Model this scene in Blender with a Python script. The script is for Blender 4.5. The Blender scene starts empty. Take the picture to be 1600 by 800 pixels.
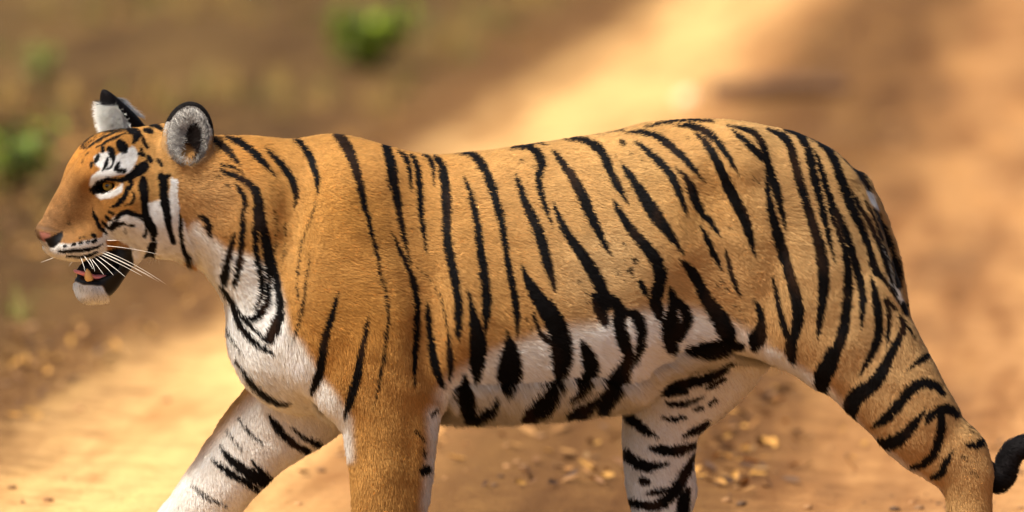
import bpy, math, random
import numpy as np

rng = np.random.default_rng(7)
random.seed(7)
sc = bpy.context.scene
COL = sc.collection

# ------------------------------------------------------------------ camera
CAM_D, CAM_H, AIM_Z, PPM = 14.0, 2.0, 0.69, 700.0      # metres, metres, metres, photo pixels per metre at the tiger
pitch = math.atan2(CAM_H - AIM_Z, CAM_D)
AX = math.hypot(CAM_D, CAM_H - AIM_Z)
FPX = PPM * AX
cd = bpy.data.cameras.new('camera')
cam = bpy.data.objects.new('camera', cd)
COL.objects.link(cam)
cam.location = (0, -CAM_D, CAM_H)
cam.rotation_euler = (math.pi / 2 - pitch, 0, 0)
cd.sensor_width = 36.0
cd.lens = 36.0 * FPX / 1600.0
cd.clip_start, cd.clip_end = 0.5, 2000
cd.dof.use_dof = True
cd.dof.focus_distance = AX - 0.13
cd.dof.aperture_fstop = cd.lens / 1000.0 / 0.13
cd.dof.aperture_blades = 0
sc.camera = cam

# ------------------------------------------------------------------ light
SUN_EL, SUN_AZ = math.radians(54), math.radians(230)     # azimuth of the sun as a compass-like angle from +Y, clockwise
w = bpy.data.worlds.new('World')
sc.world = w
w.use_nodes = True
nt = w.node_tree
sky = nt.nodes.new('ShaderNodeTexSky')
sky.sky_type = 'NISHITA'
sky.sun_disc = False
sky.sun_elevation = SUN_EL
sky.sun_rotation = SUN_AZ
sky.dust_density = 4.0
sky.air_density = 0.8
sky.ozone_density = 0.3
nt.links.new(sky.outputs[0], nt.nodes['Background'].inputs[0])
nt.nodes['Background'].inputs[1].default_value = 0.075
sd = bpy.data.lights.new('sun', 'SUN')
sd.energy = 4.2
sd.angle = math.radians(7)
sd.color = (1.0, 0.94, 0.84)
sun = bpy.data.objects.new('sun', sd)
COL.objects.link(sun)
dx, dy = math.sin(SUN_AZ) * math.cos(SUN_EL), math.cos(SUN_AZ) * math.cos(SUN_EL)
from mathutils import Vector
sun.rotation_euler = Vector((dx, dy, math.sin(SUN_EL))).to_track_quat('Z', 'Y').to_euler()
sc.view_settings.view_transform = 'Standard'
sc.view_settings.look = 'None'
sc.view_settings.gamma = 1.0
sc.view_settings.exposure = 0.78
sc.render.engine = 'CYCLES'
sc.cycles.use_denoising = True
sc.cycles.max_bounces = 6
sc.cycles.diffuse_bounces = 3
sc.cycles.transparent_max_bounces = 6
sc.cycles.use_adaptive_sampling = True
sc.cycles.adaptive_threshold = 0.01

# ------------------------------------------------------------------ helpers
SP, CP = math.sin(pitch), math.cos(pitch)


def P(px, py, y=0.0):
    """a point of the photograph (1600 x 800) on the vertical plane Y = y"""
    a, b = (px - 800) / FPX, (400 - py) / FPX
    d = (a, CP + b * SP, -SP + b * CP)
    t = (y + CAM_D) / d[1]
    return np.array((t * d[0], y, CAM_H + t * d[2]))


def G(px, py, z=0.0):
    """a point of the photograph on the ground"""
    a, b = (px - 800) / FPX, (400 - py) / FPX
    d = (a, CP + b * SP, -SP + b * CP)
    t = (z - CAM_H) / d[2]
    return np.array((t * d[0], -CAM_D + t * d[1], z))


def project(p):
    x, y, z = p[:, 0], p[:, 1] + CAM_D, p[:, 2] - CAM_H
    dep = y * CP - z * SP
    up = y * SP + z * CP
    return 800 + FPX * x / dep, 400 - FPX * up / dep


def lin(c):
    c = np.asarray(c, float) / 255.0
    return np.where(c <= 0.04045, c / 12.92, ((c + 0.055) / 1.055) ** 2.4)


def tag(o, label=None, cat=None, group=None, kind=None):
    for k, v in (('label', label), ('category', cat), ('group', group), ('kind', kind)):
        if v:
            o[k] = v
    return o


def mesh_obj(name, v, f, mat=None, parent=None, smooth=True):
    me = bpy.data.meshes.new(name)
    v = np.asarray(v, np.float32)
    if isinstance(f, np.ndarray):
        n, k = f.shape
        me.vertices.add(len(v))
        me.vertices.foreach_set('co', v.ravel())
        me.loops.add(n * k)
        me.loops.foreach_set('vertex_index', f.astype(np.int32).ravel())
        me.polygons.add(n)
        me.polygons.foreach_set('loop_start', np.arange(0, n * k, k, dtype=np.int32))
        me.update(calc_edges=True)
        me.validate()
    else:
        me.from_pydata([tuple(q) for q in v], [], f)
        me.update()
    if smooth:
        me.polygons.foreach_set('use_smooth', np.ones(len(me.polygons), bool))
    o = bpy.data.objects.new(name, me)
    COL.objects.link(o)
    if mat:
        me.materials.append(mat)
    if parent:
        o.parent = parent
    return o


def new_mat(name):
    m = bpy.data.materials.new(name)
    m.use_nodes = True
    b = m.node_tree.nodes['Principled BSDF']
    return m, m.node_tree.nodes, m.node_tree.links, b


def simple_mat(name, rgb, rough=0.6, spec=0.5, sss=0.0):
    m, n, l, b = new_mat(name)
    b.inputs['Base Color'].default_value = (*lin(rgb), 1)
    b.inputs['Roughness'].default_value = rough
    b.inputs['Specular IOR Level'].default_value = spec
    b.inputs['Subsurface Weight'].default_value = sss
    b.inputs['Subsurface Radius'].default_value = (0.01, 0.005, 0.003)
    return m


def attr_mat(name, attr, rough=0.8, spec=0.3, normal=None, wet=None, trans=0.0):
    m, n, l, b = new_mat(name)
    a = n.new('ShaderNodeAttribute')
    a.attribute_name = attr
    l.new(a.outputs['Color'], b.inputs['Base Color'])
    b.inputs['Roughness'].default_value = rough
    b.inputs['Specular IOR Level'].default_value = spec
    if normal:
        an = n.new('ShaderNodeAttribute')
        an.attribute_name = normal
        vt = n.new('ShaderNodeVectorTransform')
        vt.vector_type, vt.convert_from, vt.convert_to = 'NORMAL', 'OBJECT', 'WORLD'
        l.new(an.outputs['Vector'], vt.inputs[0])
        l.new(vt.outputs[0], b.inputs['Normal'])
    if wet:
        aw = n.new('ShaderNodeAttribute')
        aw.attribute_name = wet
        mr = n.new('ShaderNodeMapRange')
        mr.inputs[3].default_value, mr.inputs[4].default_value = rough, 0.42
        l.new(aw.outputs['Fac'], mr.inputs[0])
        l.new(mr.outputs[0], b.inputs['Roughness'])
    return m


def sstep(a, b, x):
    t = np.clip((x - a) / (b - a), 0, 1)
    return t * t * (3 - 2 * t)


def vnoise(p, scale, seed=0):
    """cheap smooth 3D noise, about -1..1"""
    r = np.random.default_rng(seed)
    out = np.zeros(len(p))
    for i in range(6):
        k = r.normal(size=3)
        k /= np.linalg.norm(k)
        k *= scale * (0.7 + 0.9 * r.random())
        k2 = r.normal(size=3) * scale * 0.35
        out += np.sin(p @ k + 1.7 * np.sin(p @ k2 + r.random() * 6) + r.random() * 6)
    return out / 3.0


# ------------------------------------------------------------------ ground
TR = 0.095            # the track runs away from the camera, leaning a little to the right


def ground_z(x, y):
    s = x - TR * y
    far = sstep(0.5, 2.0, np.abs(y))
    p = np.stack([x, y, np.zeros_like(x)], -1).reshape(-1, 3)
    n = (0.020 * vnoise(p, 1.1, 1) + 0.010 * vnoise(p, 3.7, 2) + 0.006 * vnoise(p, 9.0, 3)).reshape(x.shape)
    rut = -0.045 * np.exp(-((s + 1.15) / 0.42) ** 2) - 0.045 * np.exp(-((s - 0.95) / 0.42) ** 2)
    bank = 0.16 * sstep(-1.7, -3.6, s) + 0.12 * sstep(2.2, 4.0, s)
    lim = sstep(60, 30, np.hypot(x, y))
    return (n + rut * 0.8) * far * lim + bank * lim * sstep(1.0, 4.0, np.abs(y))


def stretched(a, b, step, outer):
    mid = np.arange(a, b + 1e-6, step)
    g, s = [], step
    q = 0.0
    while q < outer:
        s *= 1.25
        q += s
        g.append(q)
    g = np.array(g)
    return np.concatenate([(a - g)[::-1], mid, b + g])


gx = stretched(-5.5, 5.5, 0.07, 600)
gy = stretched(-1.5, 32, 0.10, 600)
GX, GY = np.meshgrid(gx, gy, indexing='ij')
GZ = ground_z(GX, GY)
nx, ny = GX.shape
ii, jj = np.meshgrid(np.arange(nx - 1), np.arange(ny - 1), indexing='ij')
q0 = (ii * ny + jj).ravel()
gf = np.stack([q0, q0 + ny, q0 + ny + 1, q0 + 1], 1)

m, n, l, b = new_mat('track_soil')
tc = n.new('ShaderNodeTexCoord')
sep = n.new('ShaderNodeSeparateXYZ')
l.new(tc.outputs['Object'], sep.inputs[0])


def math_node(op, a, bb, c=None):
    k = n.new('ShaderNodeMath')
    k.operation = op
    for i, q in enumerate((a, bb, c)):
        if q is None:
            continue
        if isinstance(q, (int, float)):
            k.inputs[i].default_value = q
        else:
            l.new(q, k.inputs[i])
    return k.outputs[0]


def noise_node(vec, scale, detail=3, rough=0.55):
    k = n.new('ShaderNodeTexNoise')
    k.inputs['Scale'].default_value = scale
    k.inputs['Detail'].default_value = detail
    k.inputs['Roughness'].default_value = rough
    l.new(vec, k.inputs['Vector'])
    return k.outputs['Fac']


def ramp(fac, stops):
    k = n.new('ShaderNodeValToRGB')
    el = k.color_ramp.elements
    while len(el) < len(stops):
        el.new(0.5)
    for e, (p_, c_) in zip(el, stops):
        e.position = p_
        e.color = (*lin(c_), 1) if len(c_) == 3 else c_
    l.new(fac, k.inputs[0])
    return k.outputs[0]


def mixc(fac, a, bb, mode='MIX'):
    k = n.new('ShaderNodeMix')
    k.data_type = 'RGBA'
    k.blend_type = mode
    if isinstance(fac, float):
        k.inputs[0].default_value = fac
    else:
        l.new(fac, k.inputs[0])
    for i, q in ((6, a), (7, bb)):
        if isinstance(q, tuple):
            k.inputs[i].default_value = q
        else:
            l.new(q, k.inputs[i])
    return k.outputs[2]


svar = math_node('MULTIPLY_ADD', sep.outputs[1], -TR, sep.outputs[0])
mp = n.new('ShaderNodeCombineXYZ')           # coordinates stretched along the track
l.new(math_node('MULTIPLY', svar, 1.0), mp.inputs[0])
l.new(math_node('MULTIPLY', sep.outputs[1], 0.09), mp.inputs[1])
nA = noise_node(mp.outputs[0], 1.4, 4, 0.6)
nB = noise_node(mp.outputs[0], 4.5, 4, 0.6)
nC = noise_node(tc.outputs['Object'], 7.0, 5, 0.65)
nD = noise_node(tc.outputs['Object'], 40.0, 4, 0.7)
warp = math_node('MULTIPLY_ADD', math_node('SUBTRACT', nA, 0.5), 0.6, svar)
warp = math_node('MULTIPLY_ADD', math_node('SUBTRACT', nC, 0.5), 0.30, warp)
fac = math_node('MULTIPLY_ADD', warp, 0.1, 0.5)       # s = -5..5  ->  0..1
base = ramp(fac, [(0.00, (114, 92, 56)), (0.28, (106, 82, 48)), (0.342, (124, 90, 52)), (0.378, (236, 190, 126)),  # pale sand of the wheel track, with its sunlit brightness painted in
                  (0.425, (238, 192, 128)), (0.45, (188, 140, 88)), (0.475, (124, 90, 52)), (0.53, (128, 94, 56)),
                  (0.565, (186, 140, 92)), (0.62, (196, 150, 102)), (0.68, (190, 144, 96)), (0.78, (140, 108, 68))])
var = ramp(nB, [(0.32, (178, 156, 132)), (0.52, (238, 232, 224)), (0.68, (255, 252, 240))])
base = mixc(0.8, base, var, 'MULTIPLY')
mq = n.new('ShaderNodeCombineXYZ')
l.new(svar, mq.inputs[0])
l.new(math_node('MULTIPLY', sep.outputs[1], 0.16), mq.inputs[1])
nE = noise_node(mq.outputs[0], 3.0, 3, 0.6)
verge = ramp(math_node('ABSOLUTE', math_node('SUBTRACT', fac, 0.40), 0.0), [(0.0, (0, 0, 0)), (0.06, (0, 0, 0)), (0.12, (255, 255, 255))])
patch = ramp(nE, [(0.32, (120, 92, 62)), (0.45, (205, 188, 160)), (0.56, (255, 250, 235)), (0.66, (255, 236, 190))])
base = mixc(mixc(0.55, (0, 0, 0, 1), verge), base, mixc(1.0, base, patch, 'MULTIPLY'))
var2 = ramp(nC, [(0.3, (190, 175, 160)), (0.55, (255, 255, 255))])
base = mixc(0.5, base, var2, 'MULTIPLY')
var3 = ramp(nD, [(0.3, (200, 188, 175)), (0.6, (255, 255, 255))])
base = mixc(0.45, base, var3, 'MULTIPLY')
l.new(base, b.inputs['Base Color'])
b.inputs['Roughness'].default_value = 0.95
b.inputs['Specular IOR Level'].default_value = 0.15
bp = n.new('ShaderNodeBump')
bp.inputs['Strength'].default_value = 0.5
bp.inputs['Distance'].default_value = 0.03
l.new(math_node('ADD', nC, nD), bp.inputs['Height'])
l.new(bp.outputs[0], b.inputs['Normal'])
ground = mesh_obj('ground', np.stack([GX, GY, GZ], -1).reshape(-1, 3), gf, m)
tag(ground, kind='structure')

# ------------------------------------------------------------------ tiger: volume
# rectilinear grid, finer where the head is
H_PSI = math.radians(28)          # the head is turned this far towards the camera


def axis(lo, hi, a, bb, fine, coarse):
    """fine steps in a..bb, coarse outside"""
    left = np.arange(a, lo, -coarse)[::-1] if lo < a else np.array([])
    mid = np.arange(a + fine, bb, fine)
    right = np.arange(bb, hi, coarse)
    return np.concatenate([left, mid, right])


hx0, hx1 = P(48, 300)[0], P(345, 300)[0]
hz0, hz1 = P(200, 490)[2], P(200, 125)[2]
xs = axis(hx0 - 0.12, P(1700, 400)[0], hx0, hx1, 0.0026, 0.0056)
zs = axis(-0.01, hz1, hz0, hz1, 0.0028, 0.0056)
ys = np.arange(-0.30, 0.30, 0.0046)
F = np.full((len(xs), len(ys), len(zs)), 0.2, np.float32)
LAB = np.zeros(F.shape, np.uint8)
LAB_NAMES = {}


def sl(lo, hi):
    out = []
    for arr, a, c in zip((xs, ys, zs), lo, hi):
        i0, i1 = np.searchsorted(arr, a), np.searchsorted(arr, c)
        out.append(slice(max(i0, 0), max(i1, i0 + 1)))
    return tuple(out)


def smin(a, bb, k):
    h = np.maximum(k - np.abs(a - bb), 0) / k
    return np.minimum(a, bb) - h * h * (k * 0.25)


def smax(a, bb, k):
    h = np.maximum(k - np.abs(a - bb), 0) / k
    return np.maximum(a, bb) + h * h * (k * 0.25)


def catmull(pts, per=4):
    pts = np.asarray(pts, float)
    p = np.vstack([2 * pts[0] - pts[1], pts, 2 * pts[-1] - pts[-2]])
    out = []
    for i in range(1, len(p) - 2):
        for t in np.linspace(0, 1, per, endpoint=False):
            a, bb, c, d = p[i - 1], p[i], p[i + 1], p[i + 2]
            out.append(0.5 * (2 * bb + (c - a) * t + (2 * a - 5 * bb + 4 * c - d) * t * t + (3 * bb - a - 3 * c + d) * t ** 3))
    out.append(pts[-1])
    return np.array(out)


def sweep_field(st, Xa, Ya, Za, egg=0.0, per=4, expo=2.0):
    """st rows: u, v, y, r, ry in metres; u,v is the side plane. Returns the field on the sub-grid."""
    st = catmull(st, per)
    shape = np.broadcast_shapes(Xa.shape, Ya.shape, Za.shape)
    best = np.full(shape, 0.3, np.float32)
    flat = Xa.shape[1] == 1                       # body grid: u is x alone
    for A, B in zip(st[:-1], st[1:]):
        ab = B[:2] - A[:2]
        L2 = max(ab @ ab, 1e-12)
        w_ = (slice(None),) * 3
        Xw, Yw, Zw = Xa, Ya, Za
        if flat:
            R = max(A[3], B[3]) * (1 + 0.10 / min(A[3], B[3], A[4], B[4]))
            i0, i1 = np.searchsorted(Xa[:, 0, 0], (min(A[0], B[0]) - R, max(A[0], B[0]) + R))
            k0, k1 = np.searchsorted(Za[0, 0, :], (min(A[1], B[1]) - R, max(A[1], B[1]) + R))
            w_ = (slice(i0, i1), slice(None), slice(k0, k1))
            Xw, Zw = Xa[i0:i1], Za[:, :, k0:k1]
        px_, pz_ = Xw - A[0], Zw - A[1]
        t = np.clip((px_ * ab[0] + pz_ * ab[1]) / L2, 0, 1)
        ddx, ddz = px_ - t * ab[0], pz_ - t * ab[1]
        r = A[3] + t * (B[3] - A[3])
        ry = A[4] + t * (B[4] - A[4])
        yc = A[2] + t * (B[2] - A[2])
        d2 = (ddx * ddx + ddz * ddz) / (r * r)
        if egg:
            ry = ry * (1 - egg * np.clip(ddz / r, -1, 1))
        yy = np.abs(Yw - yc) / ry
        if expo == 2.0:
            q = np.sqrt((d2 + yy * yy).astype(np.float32))
        else:
            q = (d2 ** (expo / 2) + yy ** expo) ** (1 / expo)
        val = (q - 1) * np.minimum(r, ry).astype(np.float32)
        best[w_] = np.minimum(best[w_], val)
    return best


def add_field(s, val, k, label, sub=False):
    f = F[s]
    if sub:
        F[s] = smax(f, -val, k)
        return
    lab = LAB[s]
    lab[val < f] = label
    F[s] = smin(f, val, k)


def grids(s):
    return (xs[s[0]][:, None, None].astype(np.float32), ys[s[1]][None, :, None].astype(np.float32),
            zs[s[2]][None, None, :].astype(np.float32))


def sweep(rows, label, k=0.05, egg=0.0, per=7, expo=2.0, chunk=True):
    """rows: px, py, y, r_px, ry_m"""
    st = []
    for px, py, y, r, ry in rows:
        p = P(px, py, y)
        st.append((p[0], p[2], y, r / PPM, ry))
    st = np.array(st)
    pad = (k + 0.03) / np.minimum(st[:, 3], st[:, 4]).min() * max(st[:, 3].max(), st[:, 4].max())
    lo = (st[:, 0] - st[:, 3]).min() - pad, (st[:, 2] - st[:, 4] * (1 + egg)).min() - pad, (st[:, 1] - st[:, 3]).min() - pad
    hi = (st[:, 0] + st[:, 3]).max() + pad, (st[:, 2] + st[:, 4] * (1 + egg)).max() + pad, (st[:, 1] + st[:, 3]).max() + pad
    s = sl(lo, hi)
    add_field(s, sweep_field(st, *grids(s), egg=egg, per=per, expo=expo), k, label)


def blob(px, py, y, rx, rz, ry, label, k=0.05, rot=0.0, sub=False, amount=None):
    """ellipsoid; rx, rz in photo pixels, ry metres, rot degrees in the side plane (counter-clockwise as seen)"""
    c = P(px, py, y)
    rx, rz = rx / PPM, rz / PPM
    g = 1 + (k + 0.02) / min(rx, rz, ry)
    R = max(rx, rz) * g
    s = sl((c[0] - R, y - ry * g, c[2] - R), (c[0] + R, y + ry * g, c[2] + R))
    X, Y, Z = grids(s)
    a = math.radians(rot)
    dx_, dz_ = X - c[0], Z - c[2]
    u = dx_ * math.cos(a) + dz_ * math.sin(a)
    v = -dx_ * math.sin(a) + dz_ * math.cos(a)
    q = np.sqrt((u / rx) ** 2 + (v / rz) ** 2 + ((Y - y) / ry) ** 2)
    add_field(s, ((q - 1) * min(rx, rz, ry)).astype(np.float32), k, label, sub)


TORSO, NECK, NFORE, FFORE, NHIND, FHIND, TAIL, HEAD, EARN, EARF = 1, 2, 3, 4, 5, 6, 7, 8, 9, 10

# torso: px, top, bottom, half width
rows = []
for px, top, bot, hw in [(578, 228, 650, .188), (600, 234, 655, .198), (660, 242, 644, .205), (720, 241, 645, .212),
                         (800, 231, 643, .217), (880, 219, 638, .216), (940, 211, 624, .210), (1000, 201, 592, .200),
                         (1060, 188, 556, .190), (1120, 188, 545, .182), (1170, 197, 545, .176), (1203, 212, 548, .168)]:
    rows.append((px, (top + bot) / 2, 0.0, (bot - top) / 2, hw))
sweep(rows, TORSO, 0.02, egg=0.20)
blob(1088, 642, 0, 82, 88, .40, TORSO, 0.02, sub=True)            # tucked-up flank in front of the thigh
# neck and chest
sweep([(520, 398, 0, 150, .145), (480, 378, -.004, 150, .140), (405, 334, -.012, 121, .125), (345, 314, -.02, 100, .108),
       (294, 300, -.03, 84, .098)], NECK, 0.035, egg=0.10)
blob(466, 520, 0.0, 108, 122, .135, NECK, 0.025)
blob(530, 245, 0, 60, 28, .045, TORSO, 0.03, rot=-2)            # withers
# near shoulder and foreleg
blob(550, 378, -.118, 76, 124, .068, NFORE, 0.06, rot=-8)
blob(545, 495, -.125, 112, 142, .062, NFORE, 0.03)
sweep([(580, 500, -.135, 98, .080), (600, 580, -.138, 83, .076), (614, 650, -.137, 70, .068), (612, 715, -.135, 65, .062),
       (609, 790, -.133, 56, .054), (606, 840, -.133, 47, .048), (603, 868, -.133, 42, .048)], NFORE, 0.05)
# far foreleg reaching forward
blob(500, 500, .125, 95, 130, .065, FFORE, 0.06)
sweep([(520, 560, .120, 92, .075), (466, 626, .120, 77, .068), (397, 691, .118, 60, .056), (323, 782, .115, 49, .050),
       (280, 835, .115, 46, .047), (255, 856, .115, 40, .045)], FFORE, 0.035)
# near hind leg
sweep([(1212, 388, -.085, 148, .095), (1284, 466, -.110, 119, .088), (1341, 537, -.125, 90, .073), (1396, 609, -.130, 73, .060),
       (1449, 676, -.128, 61, .048), (1499, 722, -.125, 49, .038), (1514, 772, -.125, 36, .033), (1513, 840, -.125, 33, .033),
       (1508, 870, -.125, 34, .038)], NHIND, 0.06)
blob(1165, 330, -.118, 70, 95, .060, NHIND, 0.07, rot=20)
# far hind leg
sweep([(1150, 440, .085, 120, .085), (1088, 556, .112, 98, .078), (1052, 612, .118, 76, .064), (1034, 662, .118, 60, .054),
       (1030, 712, .118, 54, .048), (1029, 765, .116, 46, .042), (1034, 800, .115, 40, .036), (1028, 836, .115, 34, .034),
       (1020, 858, .115, 34, .038)], FHIND, 0.04)
blob(1070, 768, .115, 13, 20, .020, FHIND, 0.03)
# paws
for px, y, lab in ((590, -.133, NFORE), (236, .115, FFORE), (1494, -.125, NHIND), (1004, .115, FHIND)):
    x0 = P(px, 870, y)[0]
    pyc = 870 if y < 0 else 852
    blob(px, pyc + 2, y, 58, 30, .055, lab, 0.03)
    for q in (-.036, -.013, .013, .036):
        blob(px - 48 + abs(q) * 420, pyc + 9, y + q, 24, 20, .017, lab, 0.012)
# tail
sweep([(1335, 296, .0, 24, .030), (1357, 345, .012, 26, .032), (1376, 400, .02, 26, .032), (1388, 450, .03, 24, .032), (1405, 520, .05, 21, .03),
       (1440, 610, .045, 19, .028), (1494, 690, .035, 19, .027), (1545, 742, .03, 17, .024), (1563, 748, .03, 17, .024),
       (1572, 725, .03, 16.5, .023), (1584, 704, .03, 16, .023), (1612, 695, .03, 15.5, .022), (1650, 698, .03, 14, .02),
       (1676, 712, .03, 9, .012)], TAIL, 0.02, per=5)
# muscle and skin relief
blob(1112, 320, -.222, 44, 88, .058, TORSO, 0.04, rot=18, sub=True)       # hollow in front of the hip
blob(1130, 470, -.215, 60, 70, .040, TORSO, 0.06, sub=True)              # flank hollow
blob(1158, 258, -.115, 38, 44, .056, NHIND, 0.04)                        # hip bone
blob(660, 470, -.265, 22, 130, .060, TORSO, 0.05, rot=4, sub=True)        # behind the shoulder
blob(455, 330, -.190, 26, 120, .060, NECK, 0.05, rot=-12, sub=True)       # in front of the shoulder
blob(968, 574, -.05, 46, 50, .10, TORSO, 0.03)                          # loose belly skin

# ------------------------------------------------------------------ tiger: head, in its own frame
HO = P(200, 320, -0.045)
FD = np.array((-math.cos(H_PSI), -math.sin(H_PSI), 0))       # forward
ND = np.array((math.sin(H_PSI), -math.cos(H_PSI), 0))        # the side turned to the camera


def HL(px, py, lat):
    """head coordinates (forward, lateral, up) of the point at this lateral offset that shows at px, py"""
    y = HO[1]
    for _ in range(8):
        p = P(px, py, y)
        # forward amount from x
        u = -(p[0] - HO[0] - lat * ND[0]) / math.cos(H_PSI)
        y = HO[1] + u * FD[1] + lat * ND[1]
    return np.array((u, lat, p[2] - HO[2]))


def HW(c):
    """head coordinates to world"""
    c = np.asarray(c, float)
    return HO + c[..., 0:1] * FD + c[..., 1:2] * ND + c[..., 2:3] * np.array((0, 0, 1.0))


hs = sl((hx0 - 0.05, -0.30, hz0), (P(360, 300)[0], 0.25, hz1))
X, Y, Z = grids(hs)
HU = (X - HO[0]) * FD[0] + (Y - HO[1]) * FD[1]
HLt = (X - HO[0]) * ND[0] + (Y - HO[1]) * ND[1]
HZ = Z - HO[2]
HA = np.abs(HLt)
FH = np.full(np.broadcast_shapes(X.shape, Y.shape, Z.shape), 0.2, np.float32)


def hblob(px, py, lat, ru, rh, rl, k=0.03, rot=0.0, sub=False, mirror=True):
    global FH
    c = HL(px, py, lat)
    ru, rh = ru / PPM, rh / PPM
    a = math.radians(rot)
    du, dh = HU - c[0], HZ - c[2]
    p_ = du * math.cos(a) + dh * math.sin(a)
    q_ = -du * math.sin(a) + dh * math.cos(a)
    dl = (HA if mirror else HLt) - lat
    q = np.sqrt((p_ / ru) ** 2 + (q_ / rh) ** 2 + (dl / rl) ** 2)
    val = ((q - 1) * min(ru, rh, rl)).astype(np.float32)
    FH = smax(FH, -val, k) if sub else smin(FH, val, k)


def hsweep(rows, k=0.03, per=6, expo=2.0):
    global FH
    st = []
    for px, py, lat, r, rl in rows:
        c = HL(px, py, lat)
        st.append((c[0], c[2], lat, r / PPM, rl))
    FH = smin(FH, sweep_field(np.array(st), HU, HA, HZ, per=per, expo=expo), k)


hblob(248, 266, 0, 82, 70, .088, rot=-12)                       # cranium
hblob(180, 262, 0.022, 58, 52, .048, 0.03, rot=-20)             # forehead and brow
hblob(168, 270, .045, 34, 20, .022, 0.02, rot=-10)              # brow ridge
hsweep([(200, 282, 0, 64, .060), (152, 318, 0, 64, .047), (120, 349, 0, 53, .040), (106, 358, 0, 43, .037)], 0.03, expo=2.4)
hblob(146, 322, .078, 40, 26, .026, 0.03, rot=-35, sub=True)    # hollow under the eye
hblob(214, 322, .070, 58, 50, .040, 0.04)                       # cheek bone
hblob(262, 332, .070, 52, 70, .050, 0.04, rot=5)                # jaw muscle and ruff
hblob(128, 380, .030, 44, 25, .030, 0.02, rot=-8)                # whisker pad
hblob(74, 364, 0, 19, 15, .026, 0.012, rot=30)                  # nose
hsweep([(216, 370, .035, 24, .035), (184, 413, .02, 21, .034), (160, 443, 0, 23, .036), (141, 449, 0, 22, .031)], 0.02)
hblob(130, 439, 0, 12, 12, .026, 0.012)                        # lower lip
# mouth
hblob(166, 414, 0, 48, 15, .046, 0.008, rot=-18, sub=True)
hblob(176, 410, 0, 36, 26, .024, 0.006, rot=-22)               # flesh at the back of the mouth
hblob(150, 416, 0, 34, 15, .013, 0.006, rot=-14)               # inside of the mouth towards the front
# eye opening and nostril
hblob(167, 291, .062, 17, 8, .022, 0.006, rot=-15, sub=True)
hblob(89, 370, .016, 9, 5, .008, 0.004, rot=-20, sub=True)
f = F[hs]
LAB[hs][FH < f] = HEAD
F[hs] = smin(f, FH, 0.035)
# ears: a cup facing (forward, lateral)
EARS = []


def ear(px, py, lat, wid, hei, openv, upv, label, shear=0.0, taper=0.0):
    c = HW(HL(px, py, lat))
    o = openv[0] * FD + openv[1] * ND + openv[2] * np.array((0, 0, 1.0))
    o /= np.linalg.norm(o)
    up = upv[0] * FD + upv[1] * ND + upv[2] * np.array((0, 0, 1.0))
    up -= o * (up @ o)
    up /= np.linalg.norm(up)
    sd_ = np.cross(up, o)
    EARS.append((c, o, up, sd_, label, wid, hei))
    R = hei + 0.05
    s = sl(c - R, c + R)
    Xe, Ye, Ze = grids(s)
    D = [Xe - c[0], Ye - c[1], Ze - c[2]]
    a = sum(D[i] * float(sd_[i]) for i in range(3))
    bb = sum(D[i] * float(up[i]) for i in range(3))
    cc = sum(D[i] * float(o[i]) for i in range(3))
    a = (a - shear * bb) / np.clip(1 - taper * bb / hei, 0.25, 1.8)
    q = np.sqrt((a / wid) ** 2 + (bb / hei) ** 2 + ((cc + 0.012) / 0.030) ** 2)
    out = (q - 1) * 0.030
    q2 = np.sqrt((a / (wid * 0.88)) ** 2 + ((bb - 0.002) / (hei * 0.90)) ** 2 + ((cc - 0.018) / 0.040) ** 2)
    inn = (q2 - 1) * 0.040
    val = smax(out, -inn, 0.004).astype(np.float32)
    ff = F[s]
    LAB[s][val < ff] = label
    F[s] = smin(ff, val, 0.012)


ear(294, 215, .108, .056, .082, (0.35, 0.90, 0.18), (-.10, .16, 1), EARN)
ear(184, 186, -.072, .046, .072, (0.22, -0.96, 0.10), (.05, -.10, 1), EARF, 0.70, 0.60)


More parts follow.
